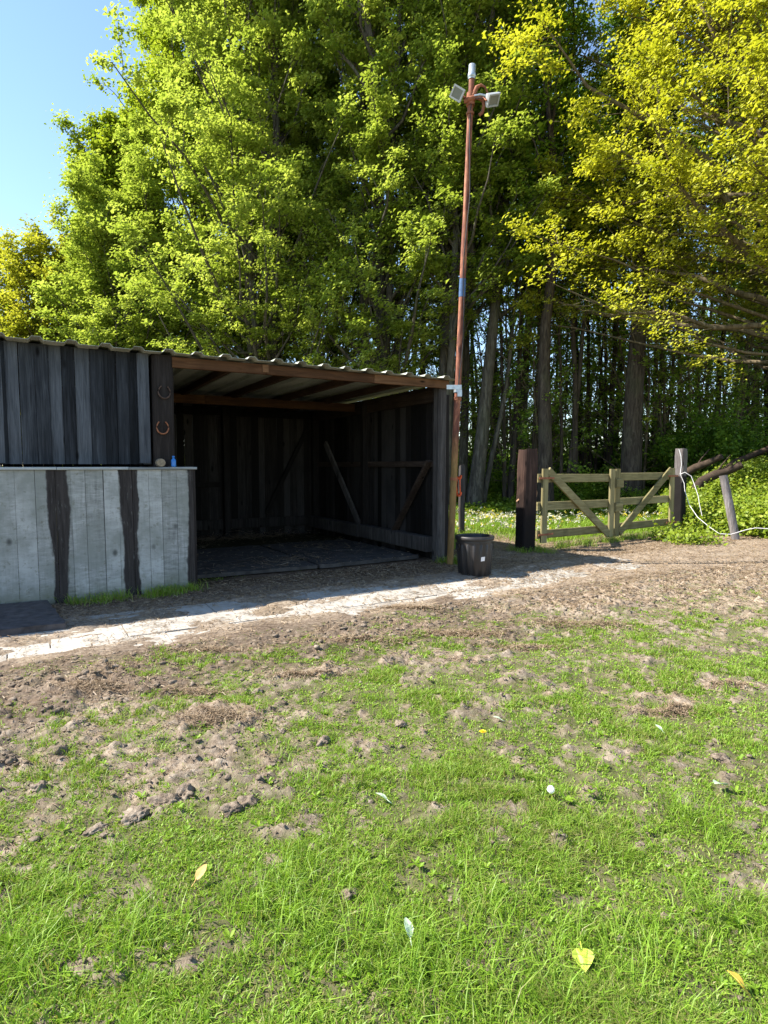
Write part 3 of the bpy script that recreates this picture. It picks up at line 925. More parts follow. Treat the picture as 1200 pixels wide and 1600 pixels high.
# ------------------------------------------------------------------ double field gate and its posts
GA, GB = np.array([2.84, 10.75]), np.array([6.44, 13.25])
gd = (GB - GA); GL = np.linalg.norm(gd); ga = math.atan2(gd[1], gd[0])
def gate_leaf(L, mirror, label, loc, rz):
    g = empty("gate_leaf", loc, rz, label, "gate", "pair of field gate leaves")
    sg = -1 if mirror else 1
    X = lambda v: v * sg
    for nm, z, t in (("rail", 1.27, .45), ("rail", .76, .55), ("rail", .245, .35)):
        mb = MB(); mb.bar((X(-.07 if not mirror else -.02), .035, z), (X(L - .03), .035, z - (.02 if not mirror else -.0)), .155, .042, tint=t, cham=.008); mb.build(nm, M['gate'], g)
    mb = MB(); mb.bar((X(.07), -.012, .09), (X(.085), -.012, 1.44), .15, .05, up=(1, 0, 0), tint=.5, cham=.01); mb.build("hinge_stile", M['gatez'], g)
    mb = MB(); mb.bar((X(L - .095), -.012, .06), (X(L - .085), -.012, 1.43), .15, .05, up=(1, 0, 0), tint=.6 if not mirror else .3, cham=.01); mb.build("meeting_stile", M['gatez'], g)
    mb = MB(); mb.bar((X(.16), -.018, 1.40), (X(L - .18), -.018, .13), .155, .042, up=(0, 0, 1), tint=.55 if not mirror else .35, cham=.008); mb.build("diagonal_brace", M['gate'], g)
    if mirror:
        for z in (1.14, .66):
            mb = MB(); mb.bar((X(L - .20), -.060, z), (X(L + .03), -.060, z), .17, .04, tint=.4, cham=.008); mb.build("latch_block", M['gate'], g)
    for z in (1.27, .245):
        mb = MB(); mb.bar((X(-.10), -.045, z), (X(.30), -.045, z), .035, .008, tint=.5)
        mb.build("hinge_strap", M['rust_plain'], g)
    return g
gate_leaf(GL / 2 - .004, False, "left mossy timber gate leaf with diagonal brace beside the thick brown post", (GA[0], GA[1], .01), ga)
gate_leaf(GL / 2 - .004, True, "right mossy timber gate leaf with two latch blocks beside the grey topped post", (GB[0], GB[1], .01), ga)

def sleeper(name, base_xy, h, wd, th, rz, lean, mat, seed, tint=.5):
    rs = np.random.default_rng(seed); mb = MB()
    nz = 14; pts = []
    prof = [(-wd/2+.02,-th/2),(wd/2-.02,-th/2),(wd/2,-th/2+.02),(wd/2,th/2-.02),(wd/2-.02,th/2),(-wd/2+.02,th/2),(-wd/2,th/2-.02),(-wd/2,-th/2+.02)]
    V, Fs = [], []
    for k in range(nz):
        z = -.1 + (h + .1) * k / (nz - 1)
        sc = .93 if k == nz - 1 else 1.0
        for (x, y) in prof:
            V.append((x * sc * (1 + rs.normal(0, .018)) + lean[0] * z, y * sc * (1 + rs.normal(0, .018)) + lean[1] * z, z + (rs.normal(0, .012) if k == nz - 1 else 0)))
    for k in range(nz - 1):
        for i in range(8):
            Fs.append((k*8+i, k*8+(i+1) % 8, (k+1)*8+(i+1) % 8, (k+1)*8+i))
    Fs.append(tuple(range((nz-1)*8, nz*8)))
    mb.add(V, Fs, tint)
    o = mb.build(name, mat, loc=(base_xy[0], base_xy[1], 0)); o.rotation_euler = (0, 0, rz); return o
pl = ground(820, 861)
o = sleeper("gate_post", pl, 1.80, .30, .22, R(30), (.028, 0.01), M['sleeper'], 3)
tag(o, "thick dark brown timber gate post with twine, left of the gate", "gate post", "gate posts")
pr = np.array([6.78, 13.62])
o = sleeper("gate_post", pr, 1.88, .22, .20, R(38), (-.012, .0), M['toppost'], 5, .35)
tag(o, "weathered silver topped timber gate post with white rope, right of the gate", "gate post", "gate posts")
# twine round the left post
mb = MB()
tw = [at(807, 783, 10.42), at(815, 776, 10.40), at(828, 766, 10.40), at(836, 757, 10.52), at(839, 770, 10.56), at(833, 800, 10.53), at(836, 815, 10.55)]
mb.tube(tw, .009, 5); mb.tube([p + np.array([0, -.01, -.012]) for p in tw[:4]], .007, 5)
o = mb.build("twine", M['twine']); tag(o, "loose brown baling twine looped over the thick brown gate post", "twine")
# white electric tape from the right post into the undergrowth
mb = MB()
mb.tube([at(1061, 702, 13.45), at(1064, 712, 13.42), at(1065, 725, 13.42), at(1063, 741, 13.42)], .009, 5)
mb.tube([at(1063, 741, 13.42), at(1070, 738, 13.35), at(1080, 744, 13.3), at(1085, 757, 13.2), at(1091, 775, 13.1), at(1093, 788, 13.05), at(1097, 806, 13.0)], .008, 5)
mb.tube([at(1063, 741, 13.42), at(1069, 755, 13.38), at(1070, 766, 13.36), at(1077, 789, 13.0), at(1090, 808, 12.6), at(1108, 823, 12.2), at(1124, 834, 12.0)], .007, 5)
mb.tube([at(1124, 834, 12.0), at(1142, 835, 11.95), at(1165, 828, 11.9), at(1180, 825, 11.9), at(1215, 827, 11.8)], .009, 5)
o = mb.build("electric_tape", M['whiterope']); tag(o, "slack white electric fence tape trailing from the right gate post through weeds", "fence tape")
# leaning stake, thin fence post
b0, b1 = at(1147, 838, 12.1), at(1130, 743, 12.3)
mb = MB(); d_ = b0 - b1
mb.tube([b0 + d_ * .35, b0 + np.array([.02, 0, 0]), (b0 + b1) / 2 + np.array([.015, 0, 0]), b1], [.075, .085, .09, .085], 9, flat=.7)
o = mb.build("stake", M['greypost']); tag(o, "weathered grey fence stake leaning left among the nettles right of the gate", "stake")
fp = at(721, 832, 13.2)
o = sleeper("fence_post", fp, 1.52, .13, .10, R(10), (.0, 0.0), M['post'], 9); tag(o, "thin grey fence post standing behind the dustbin", "fence post")

# ------------------------------------------------------------------ foliage helpers
LIGHT = SUN_DIR * .75 + np.array([0, 0, .45])   # leaves turn towards the open, sunny side
def leaf_quads(cent, size, upbias=.6, r=None, aspect=.62, fold=.16):
    r = r or rng
    n = len(cent)
    nrm = r.normal(size=(n, 3)); nrm /= np.linalg.norm(nrm, axis=1, keepdims=True)
    nrm += LIGHT * upbias; nrm /= np.linalg.norm(nrm, axis=1, keepdims=True)
    a = r.normal(size=(n, 3)); a -= nrm * (a * nrm).sum(1, keepdims=True); a /= (np.linalg.norm(a, axis=1, keepdims=True) + 1e-9)
    b = np.cross(nrm, a)
    s = (np.asarray(size) * np.ones(n))[:, None]
    v = np.empty((n, 4, 3))
    v[:, 0] = cent - a * s * .5
    v[:, 1] = cent + b * s * .5 * aspect + nrm * s * fold - a * s * .05
    v[:, 2] = cent + a * s * .5
    v[:, 3] = cent - b * s * .5 * aspect + nrm * s * fold - a * s * .05
    f = np.arange(n * 4).reshape(n, 4)
    return v.reshape(-1, 3), f

def tubes(P, rad, sides):
    """P (B,n,3), rad (B,n) -> verts, quads"""
    B, n, _ = P.shape
    T = np.empty_like(P); T[:, 1:-1] = P[:, 2:] - P[:, :-2]; T[:, 0] = P[:, 1] - P[:, 0]; T[:, -1] = P[:, -1] - P[:, -2]
    T /= np.linalg.norm(T, axis=2, keepdims=True) + 1e-9
    ref = np.where(np.abs(T[..., 2:3]) > .85, np.array([1.0, .15, 0]), np.array([0, 0, 1.0]))
    s = np.cross(T, ref); s /= np.linalg.norm(s, axis=2, keepdims=True) + 1e-9
    q = np.cross(s, T)
    ang = np.arange(sides) * 2 * math.pi / sides
    V = P[:, :, None, :] + rad[:, :, None, None] * (s[:, :, None, :] * np.cos(ang)[None, None, :, None] + q[:, :, None, :] * np.sin(ang)[None, None, :, None])
    idx = np.arange(B * n * sides).reshape(B, n, sides)
    i0 = idx[:, :-1]; i1 = idx[:, 1:]
    Fq = np.stack([i0, np.roll(i0, -1, 2), np.roll(i1, -1, 2), i1], -1).reshape(-1, 4)
    return V.reshape(-1, 3), Fq

def make_tree(name, stems, brs, L, elev, loc, mats, label, cat, seed, h0=.2, twigs=5, tl=.42, clus=4, nleaf=26, crad=.26, lsize=.12,
              curve=.25, upbias=1.5, keep=.9, group=None, rot=0.0, zflat=.55, lj=(.65, 1.15), tint=(.5, .22), dropz=None, twig_r=.012, brad=.30):
    """stems: list of (dx0, dy0, dx1, dy1, height, radius); L(t) branch length, elev(t) branch angle above horizontal"""
    r = np.random.default_rng(seed)
    root = empty(name, loc, rot, label, cat, group)
    TV, TF, off = [], [], 0
    BP, BR, CL = [], [], []
    for (x0, y0, x1, y1, H, rad) in stems:
        n = 12
        t = np.linspace(0, 1, n)
        P = np.stack([x0 + (x1 - x0) * t, y0 + (y1 - y0) * t, -.3 + (H + .3) * t], -1)
        wob = np.cumsum(r.normal(0, .012 * H, (n, 2)), 0) * t[:, None] * .7
        P[:, :2] += wob
        rr = rad * (1 - .9 * t ** .9) * (1 + .35 * np.exp(-t * 30)) + .012
        v, f = tubes(P[None], rr[None], 10)
        TV.append(v); TF.append(f + off); off += len(v)
        k = brs
        tb = h0 + (1 - h0) * (np.arange(k) + r.uniform(0, 1, k)) / k
        tb = np.clip(tb, 0, .985)
        base = np.stack([np.interp(tb, t, P[:, j]) for j in range(3)], -1)
        az = np.arange(k) * 2.39996 + r.uniform(-.5, .5, k) + seed
        el = elev(tb) + r.normal(0, .12, k)
        Ln = L(tb) * r.uniform(lj[0], lj[1], k)
        d = np.stack([np.cos(az) * np.cos(el), np.sin(az) * np.cos(el), np.sin(el)], -1)
        u = np.linspace(0, 1, 6)
        bp = base[:, None] + d[:, None] * (Ln[:, None] * u[None])[..., None]
        bp[..., 2] += curve * Ln[:, None] * u[None] ** 2
        bp[:, 1:] += np.cumsum(r.normal(0, .035, (k, 5, 3)), 1) * Ln[:, None, None]
        r0 = np.minimum(np.interp(tb, t, rr) * .55, brad * rad * (.35 + Ln / Ln.max()))
        br = r0[:, None] * (1 - .88 * u[None]) + .006
        BP.append(bp); BR.append(br)
        # twigs
        tw = r.uniform(.25, 1.0, (k, twigs)); tw[:, 0] = 1.0
        idx = np.clip((tw * 5).astype(int), 0, 4); fr = tw * 5 - idx
        kk = np.arange(k)[:, None]
        tbp = bp[kk, idx] * (1 - fr[..., None]) + bp[kk, idx + 1] * fr[..., None]
        td = (bp[:, -1] - bp[:, 0]); td /= np.linalg.norm(td, axis=1, keepdims=True)
        td = td[:, None] + r.normal(0, .62, (k, twigs, 3)); td[..., 2] += .12
        td /= np.linalg.norm(td, axis=2, keepdims=True)
        tln = Ln[:, None] * tl * (1.15 - .55 * tw) * r.uniform(.6, 1.2, (k, twigs))
        u4 = np.linspace(0, 1, 6)
        tp = tbp[:, :, None] + td[:, :, None] * (tln[..., None] * u4)[..., None]
        tp[:, :, 1:] += np.cumsum(r.normal(0, .03, (k, twigs, 5, 3)), 2) * tln[..., None, None]
        tp = tp.reshape(-1, 6, 3)
        BP.append(tp); BR.append(np.full((len(tp), 6), twig_r) * (1 - .75 * u4[None]))
        cs = r.uniform(.2, 1.05, (len(tp), clus))
        ci = np.clip((cs * 5).astype(int), 0, 4); cf = cs * 5 - ci
        m_ = np.arange(len(tp))[:, None]
        cp = tp[m_, ci] * (1 - cf[..., None]) + tp[m_, ci + 1] * cf[..., None]
        CL.append(cp.reshape(-1, 3))
    mt = np_mesh("trunk", np.concatenate(TV), np.concatenate(TF), smooth=True)
    link("trunk", mt, mats[0], root)
    bv, bf = tubes(np.concatenate(BP), np.concatenate(BR), 5)
    link("branches", np_mesh("branches", bv, bf, smooth=True), mats[0], root)
    cl = np.concatenate(CL)
    cl = cl[r.uniform(size=len(cl)) < keep]
    if dropz is not None: cl = cl[dropz(cl, r)]
    ctint = r.normal(tint[0], tint[1], len(cl))
    cr = crad * r.uniform(.6, 1.3, len(cl))
    nl = nleaf
    cen = np.repeat(cl, nl, 0) + r.normal(size=(len(cl) * nl, 3)) * np.repeat(cr, nl)[:, None] * np.array([1, 1, zflat]) * .6
    v, f = leaf_quads(cen, lsize * np.clip(np.exp(r.normal(-.08, .33, len(cen))), .4, 1.7), upbias, r)
    tn = np.clip(np.repeat(ctint, nl) + r.normal(0, .13, len(cen)), 0, 1)
    link("crown", np_mesh("crown", v, f, tn), mats[1], root)
    return root

# ------------------------------------------------------------------ the big trees behind the shelter
lerp = lambda a, b: (lambda t: a + (b - a) * t)
# ascending, many-stemmed maples in fresh leaf
make_tree("maple_tree", [(-.2, 0, -1.6, .5, 23, .20), (.15, .1, -.2, -.6, 25, .24), (.3, 0, 1.5, .2, 22, .17), (0, -.25, .7, -1.6, 20, .16)],
          44, lambda t: 4.0 * (1 - .70 * t) + .5, lambda t: R(34) + t * R(26), (-.15, 20.5, 0), (M['bark_grey'], M['leaf_maple']),
          "tall many stemmed maple in fresh leaf rising directly behind the shelter roof", "tree", 11, h0=.13, clus=5, twigs=8, nleaf=34, crad=.27, lsize=.112, zflat=.42, upbias=1.7, keep=.85)
make_tree("maple_tree", [(-.2, 0, -1.3, .3, 22, .20), (.2, .1, .8, -.4, 24, .22), (0, -.2, -.3, -1.5, 20, .18)],
          48, lambda t: 5.4 * (1 - .72 * t) + .5, lambda t: R(32) + t * R(26), (-4.3, 21.5, 0), (M['bark_grey'], M['leaf_maple']),
          "broad yellow green maple with ascending branches above the middle of the shelter roof", "tree", 12, h0=.10, clus=5, twigs=8, nleaf=38, crad=.28, lsize=.112, zflat=.42, upbias=1.7, keep=1.0, tint=(.6, .2))
make_tree("maple_tree", [(-.1, 0, -.5, .2, 21, .18), (.2, .1, 1.2, .3, 22, .16), (.1, -.3, .3, -1.2, 19, .15)],
          40, lambda t: 3.6 * (1 - .7 * t) + .5, lambda t: R(36) + t * R(26), (1.9, 19.6, 0), (M['bark_grey'], M['leaf_maple']),
          "slimmer maple with thin pale stems just left of the floodlight pole", "tree", 13, h0=.26, clus=5, twigs=7, nleaf=32, crad=.28, lsize=.11, zflat=.42, upbias=1.7, keep=1.0, tint=(.4, .2))
make_tree("maple_tree", [(-.1, 0, -.4, .2, 21, .18), (.2, .1, .9, .3, 20, .16), (.1, -.3, -.7, -1.0, 19, .15)],
          42, lambda t: 3.8 * (1 - .66 * t) + .5, lambda t: R(34) + t * R(26), (-2.4, 23.8, 0), (M['bark_grey'], M['leaf_maple']),
          "maple filling the gap between the two largest maples above the shelter", "tree", 14, h0=.10, clus=5, twigs=8, nleaf=30, crad=.29, lsize=.112, zflat=.45, upbias=1.7, keep=.95, tint=(.55, .22))
# poplars and smaller trees stepping down to the left
make_tree("poplar_tree", [(0, 0, .4, .2, 27, .30), (.3, .2, -1.2, .5, 24, .2)], 80, lambda t: 5.0 * (1 - .70 * t) + .4, lambda t: R(36) + t * R(28), (-7.7, 26.5, 0),
          (M['bark_grey'], M['leaf_poplar']), "tallest poplar at the left with bright green leaves reaching the top of the picture", "tree", 21, h0=.07, clus=4, twigs=8, nleaf=34, crad=.36, lsize=.13, tint=(.5, .25))
make_tree("poplar_tree", [(0, 0, -.3, .2, 14.5, .24), (.2, .2, 1.2, .3, 16, .2)], 66, lambda t: 4.0 * (1 - .72 * t) + .4, lambda t: R(38) + t * R(26), (-12.4, 27.5, 0),
          (M['bark_grey'], M['leaf_poplar']), "medium height poplar second from the left edge of the sky", "tree", 22, h0=.06, clus=4, twigs=8, nleaf=34, crad=.36, lsize=.13, tint=(.55, .25))
make_tree("young_oak_tree", [(0, 0, -.4, .2, 9.3, .2), (.1, .1, .9, .3, 9.8, .16)], 52, lambda t: 3.6 * (1 - .6 * t) + .5, lambda t: R(25) + t * R(40), (-14.6, 26.0, 0),
          (M['bark_tan'], M['leaf_olive']), "small olive leaved tree with thin bare twigs at the left against the sky", "tree", 23, h0=.08, clus=4, twigs=8, nleaf=28, crad=.32, lsize=.13, keep=.85, tint=(.65, .22))
make_tree("young_oak_tree", [(0, 0, .3, .2, 6.2, .16), (.1, .1, -.9, .3, 5.6, .13)], 44, lambda t: 3.4 * (1 - .6 * t) + .4, lambda t: R(25) + t * R(35), (-17.6, 27.0, 0),
          (M['bark_tan'], M['leaf_poplar']), "lowest leafy tree at the far left edge just above the roof", "tree", 24, h0=.1, clus=4, twigs=6, nleaf=22, crad=.34, lsize=.16, keep=.95, tint=(.6, .22))
make_tree("poplar_tree", [(0, 0, .3, .2, 20, .24), (.2, .2, -1.0, .3, 18, .2)], 50, lambda t: 4.2 * (1 - .72 * t) + .4, lambda t: R(36) + t * R(26), (-6.0, 30, 0),
          (M['bark_grey'], M['leaf_poplar']), "poplar standing in the gap behind the two broad trees at the left", "tree", 25, h0=.05, clus=4, twigs=6, nleaf=20, crad=.34, lsize=.16, tint=(.4, .22))

make_tree("maple_tree", [(-.1, 0, -.7, .2, 10.8, .18), (.2, .1, 1.2, -.3, 11.5, .16), (0, -.2, .2, -1.0, 9.8, .14)],
          44, lambda t: 4.4 * (1 - .68 * t) + .4, lambda t: R(30) + t * R(28), (-9.9, 24.0, 0), (M['bark_grey'], M['leaf_maple']),
          "rounded lime green maple low at the left, in front of the poplars", "tree", 26, h0=.08, clus=5, twigs=8, nleaf=32, crad=.29, lsize=.112, zflat=.45, upbias=1.7, keep=1.0, tint=(.5, .22))

# the yellow maple reaching in from the right
def yel_drop(cl, r):
    # leafy shell outside, barer inside; leaves thin out underneath
    d = np.sqrt((cl[:, 0] / 9.0) ** 2 + (cl[:, 1] / 8.0) ** 2 + ((cl[:, 2] - 11.0) / 7.5) ** 2)
    return r.uniform(size=len(cl)) < np.clip(.22 + 1.9 * (d - .36), .10, 1.0) * (cl[:, 0] > -8.3) * np.clip(.25 + (cl[:, 2] - 5.6) * .35, .16, 1)
make_tree("yellow_maple_tree", [(0, 0, -.4, .1, 17.5, .42), (.1, .1, 1.4, .8, 15, .25)], 104, lambda t: 8.3 * np.sqrt(np.clip(1 - ((t - .38) / .66) ** 2, .04, 1)), lambda t: R(2) + t * R(48), (10.5, 15.4, 0),
          (M['bark_tan'], M['leaf_yellow']), "yellow leaved maple with long branches reaching in from the right", "tree", 31, h0=.26, twigs=17, tl=.33, clus=6, nleaf=36, crad=.29, lsize=.102, lj=(.62, .96), zflat=.5, curve=.10, keep=1.0, tint=(.5, .24), dropz=yel_drop, twig_r=.012, brad=.19)

# ------------------------------------------------------------------ woodland behind the gate
wl_mats = (M['bark_dark'], M['leaf_wood'])
protoA = make_tree("woodland_tree", [(0, 0, .5, .2, 18, .12)], 28, lambda t: 2.6 * (1 - .5 * t) + .3, lambda t: R(40) + t * R(20), (0, 0, 0), wl_mats,
                   None, "tree", 41, h0=.56, clus=3, twigs=4, nleaf=18, crad=.34, lsize=.15, tint=(.5, .25), keep=.55)
protoB = make_tree("woodland_tree", [(0, 0, -.8, .2, 17, .11), (.15, 0, .9, .3, 14, .07)], 26, lambda t: 2.2 * (1 - .5 * t) + .3, lambda t: R(35) + t * R(25), (0, 0, 0), wl_mats,
                   None, "tree", 42, h0=.52, clus=3, twigs=4, nleaf=18, crad=.34, lsize=.15, tint=(.45, .25), keep=.55)
protoC = make_tree("woodland_tree", [(0, 0, .2, -.3, 20, .16)], 28, lambda t: 3.0 * (1 - .5 * t) + .3, lambda t: R(45) + t * R(15), (0, 0, 0), (M['bark_grey'], M['leaf_wood']),
                   None, "tree", 43, h0=.6, clus=3, twigs=4, nleaf=18, crad=.36, lsize=.16, tint=(.6, .25), keep=.55)
WG = "slender trees of the wood behind the gate"
WL = {'A': "straight dark slender trunked tree in the wood behind the gate",
      'B': "thin forked dark tree among the trunks of the wood behind the gate",
      'C': "taller grey trunked tree in the wood behind the gate"}
rw = np.random.default_rng(5)
spots = []
for px in np.arange(640, 1420, 17.0):
    spots.append((px + rw.uniform(-8, 8), rw.uniform(20, 31)))
for px in np.arange(600, 1420, 105.0):
    spots.append((px + rw.uniform(-10, 10), rw.uniform(31, 46)))
used = {'A': False, 'B': False, 'C': False}
PR = {'A': protoA, 'B': protoB, 'C': protoC}
for (px, Y) in spots:
    X = (px - 600) / F_PX * Y
    if Y < 23 and px < 760: Y += 5; X = (px - 600) / F_PX * Y
    k = rw.choice(['A', 'A', 'B', 'B', 'C'])
    o = PR[k] if not used[k] else copy_thing(PR[k])
    used[k] = True
    sc = rw.uniform(.75, 1.15)
    o.location = (X, Y, float(bank(np.array([X]), np.array([Y]))[0]) - .05); o.rotation_euler = (rw.normal(0, .025), rw.normal(0, .03), rw.uniform(0, 6.28)); o.scale = (sc * rw.uniform(.85, 1.25),) * 2 + (sc,)
    tag(o, WL[k], "tree", WG)

# named trunks one can pick out
make_tree("leaning_ash_tree", [(0, 0, 1.9, .3, 16, .25), (.25, .1, 2.6, .5, 12, .09)], 28, lambda t: 2.8 * (1 - .5 * t) + .3, lambda t: R(40) + t * R(20), (at(738, 760, 19.6)[0], 19.6, 0), (M['bark_grey'], M['leaf_wood']),
          "thick grey trunk leaning right, first big tree right of the pole", "tree", 51, h0=.40, clus=3, twigs=4, nleaf=20, crad=.36, lsize=.15, tint=(.7, .2), keep=.8)
make_tree("upright_ash_tree", [(0, 0, .5, .3, 19, .17)], 30, lambda t: 2.6 * (1 - .5 * t) + .3, lambda t: R(42) + t * R(20), (at(722, 760, 21.5)[0], 21.5, 0), (M['bark_grey'], M['leaf_wood']),
          "upright grey trunk rising between the pole and the leaning trunk", "tree", 52, h0=.42, clus=3, twigs=4, nleaf=20, crad=.36, lsize=.15, tint=(.6, .2), keep=.8)
make_tree("dark_oak_tree", [(0, 0, .15, .2, 18, .36)], 30, lambda t: 3.0 * (1 - .5 * t) + .3, lambda t: R(30) + t * R(25), (at(984, 760, 19.5)[0], 19.5, 0), (M['bark_dark'], M['leaf_wood']),
          "thickest dark trunk rising behind the middle of the gate", "tree", 53, h0=.45, clus=3, twigs=4, nleaf=20, crad=.36, lsize=.15, tint=(.4, .2), keep=.7)
make_tree("dark_oak_tree", [(0, 0, -.2, .2, 17, .24)], 26, lambda t: 2.6 * (1 - .5 * t) + .3, lambda t: R(36) + t * R(25), (at(853, 760, 19.0)[0], 19.0, 0), (M['bark_dark'], M['leaf_wood']),
          "dark trunk standing behind the left hinge of the gate", "tree", 54, h0=.45, clus=3, twigs=4, nleaf=20, crad=.36, lsize=.15, tint=(.5, .2), keep=.7)

# thin saplings between the trunks
sap = make_tree("sapling", [(0, 0, .5, .2, 7.5, .045), (.1, 0, -.6, .3, 6.5, .035)], 22, lambda t: 1.7 * (1 - .5 * t) + .25, lambda t: R(20) + t * R(35), (0, 0, 0), (M['bark_tan'], M['leaf_wood']),
                None, "sapling", 44, h0=.12, clus=3, twigs=4, nleaf=9, crad=.22, lsize=.11, tint=(.6, .25), keep=.72)
pxs = [(a + rw.uniform(-10, 10), rw.uniform(20.5, 34)) for a in np.arange(690, 1330, 12.0)]
for i, (px, Y) in enumerate(pxs):
    if px < 780: Y = max(Y, 24)
    o = sap if i == 0 else copy_thing(sap)
    X = (px - 600) / F_PX * Y; sc = rw.uniform(.6, 1.25)
    o.location = (X, Y, float(bank(np.array([X]), np.array([Y]))[0]) - .03); o.rotation_euler = (rw.normal(0, .06), rw.normal(0, .08), rw.uniform(0, 6.28)); o.scale = (sc, sc, sc)
    tag(o, "thin leafy sapling with slender tan stems between the woodland trunks", "sapling", "saplings in the wood behind the gate")

# shrub layer
def make_shrub(seed, H, W, nst, ncl, nleaf, ls, mat, label, group):
    r = np.random.default_rng(seed)
    root = empty("shrub", (0, 0, 0), 0, label, "shrub", group)
    n = 6; u = np.linspace(0, 1, n)
    az = r.uniform(0, 6.28, nst); sp = r.uniform(.15, 1.0, nst) * W; hh = H * r.uniform(.55, 1.0, nst)
    P = np.stack([np.cos(az)[:, None] * sp[:, None] * u ** 1.3, np.sin(az)[:, None] * sp[:, None] * u ** 1.3, hh[:, None] * u - .1], -1)
    P[:, 1:] += np.cumsum(r.normal(0, .04, (nst, n - 1, 3)), 1) * H * .5
    v, f = tubes(P, np.full((nst, n), .016) * (1 - .7 * u), 5)
    link("stems", np_mesh("stems", v, f, smooth=True), M['bark_dark'], root)
    ii = r.integers(0, nst, ncl); tt = r.uniform(.12, 1.0, ncl) * (n - 1.001); k = tt.astype(int); fr = (tt - k)[:, None]
    c = P[ii, k] * (1 - fr) + P[ii, k + 1] * fr + r.normal(0, .22, (ncl, 3)) * np.array([1, 1, .7]) * W * .5
    c = c[c[:, 2] > .04]
    tn = r.normal(.5, .22, len(c))
    cen = np.repeat(c, nleaf, 0) + r.normal(0, .13, (len(c) * nleaf, 3))
    cen[:, 2] = np.maximum(cen[:, 2], .02)
    v, f = leaf_quads(cen, ls * r.uniform(.6, 1.3, len(cen)), .9, r)
    link("foliage", np_mesh("foliage", v, f, np.clip(np.repeat(tn, nleaf) + r.normal(0, .12, len(cen)), 0, 1)), mat, root)
    return root
SG = "shrubs under the trees behind the gate"
SL = ["dark green understorey shrub in the shade behind the gate", "tall loose dark shrub between the woodland trunks", "low bushy green shrub at the edge of the wood"]
shr = [make_shrub(61, 3.0, 1.4, 16, 330, 16, .13, M['leaf_shrub'], SL[0], SG),
       make_shrub(62, 4.4, 1.5, 14, 360, 14, .13, M['leaf_shrub'], SL[1], SG),
       make_shrub(63, 1.5, 1.2, 14, 240, 16, .11, M['leaf_wood'], SL[2], SG)]
used_s = [False] * 3
sp2 = []
for px in np.arange(628, 1300, 30.0): sp2.append((px + rw.uniform(-12, 12), rw.uniform(22.5, 29), 0))
for px in np.arange(620, 1300, 110.0): sp2.append((px + rw.uniform(-12, 12), rw.uniform(31, 42), 1))
for px in np.arange(735, 1300, 30.0): sp2.append((px + rw.uniform(-12, 12), rw.uniform(18.5, 21.5) + (2.5 if px < 800 else 0), 2 if px < 980 else rw.choice([0, 2])))
for (px, Y, k) in sp2:
    k = int(k)
    X = (px - 600) / F_PX * Y
    o = shr[k] if not used_s[k] else copy_thing(shr[k]); used_s[k] = True
    s_ = rw.uniform(.5, .95)
    o.location = (X, Y, float(bank(np.array([X]), np.array([Y]))[0])); o.rotation_euler = (0, 0, rw.uniform(0, 6.28)); o.scale = (s_ * 1.1, s_ * 1.1, s_)
    tag(o, SL[k], "shrub", SG)

# far side of the wood, a single leafy mass
def far_wood():
    r = np.random.default_rng(77)
    n = 9000
    X = r.uniform(-30, 75, n); Yc = r.uniform(52, 62, n)
    H = 1.8 + 1.8 * vnoise(X * .25, X * 0, 3)
    Z = H * r.uniform(0, 1, n) ** 1.25
    c = np.stack([X, Yc, Z], -1)
    cen = np.repeat(c, 8, 0) + r.normal(0, .4, (n * 8, 3)); cen[:, 2] = np.maximum(cen[:, 2], .05)
    v, f = leaf_quads(cen, .42 * r.uniform(.6, 1.3, len(cen)), .5, r)
    o = link("woods", np_mesh("woods", v, f, np.clip(r.normal(.6, .25, len(cen)), 0, 1)), M['leaf_wood'])
    tag(o, kind='stuff')
far_wood()

# fallen logs on the bank
for (p, q, rad, lab) in ((at(1066, 742, 16.6), at(1128, 713, 15.8), .11, "upper fallen log lying on the bank behind the right gate post"),
                         (at(1096, 752, 15.4), at(1160, 726, 15.0), .12, "lower brown fallen log lying behind the leaning stake"),
                         (at(1148, 722, 16.4), at(1290, 672, 15.6), .085, "long dark fallen trunk sloping up to the right over the bank")):
    mb = MB(); p, q = np.array(p), np.array(q)
    d = (q - p); pts = [p - d * .12 + np.array([0, 0, -.15]), p, p + d * .35 + np.array([0, 0, .03]), p + d * .7 + np.array([0, .05, -.02]), q]
    L_ = np.linalg.norm(d)
    mb.tube(pts, [rad * 1.1, rad, rad * .95, rad * .85, rad * .7], 9)
    mb.tube([pts[2], pts[2] + np.array([.1, -.1, .25]), pts[2] + np.array([.3, -.1, .5])], [.03, .02, .01], 6)
    o = mb.build("fallen_log", M['logs']); tag(o, lab, "log", "fallen logs on the bank")

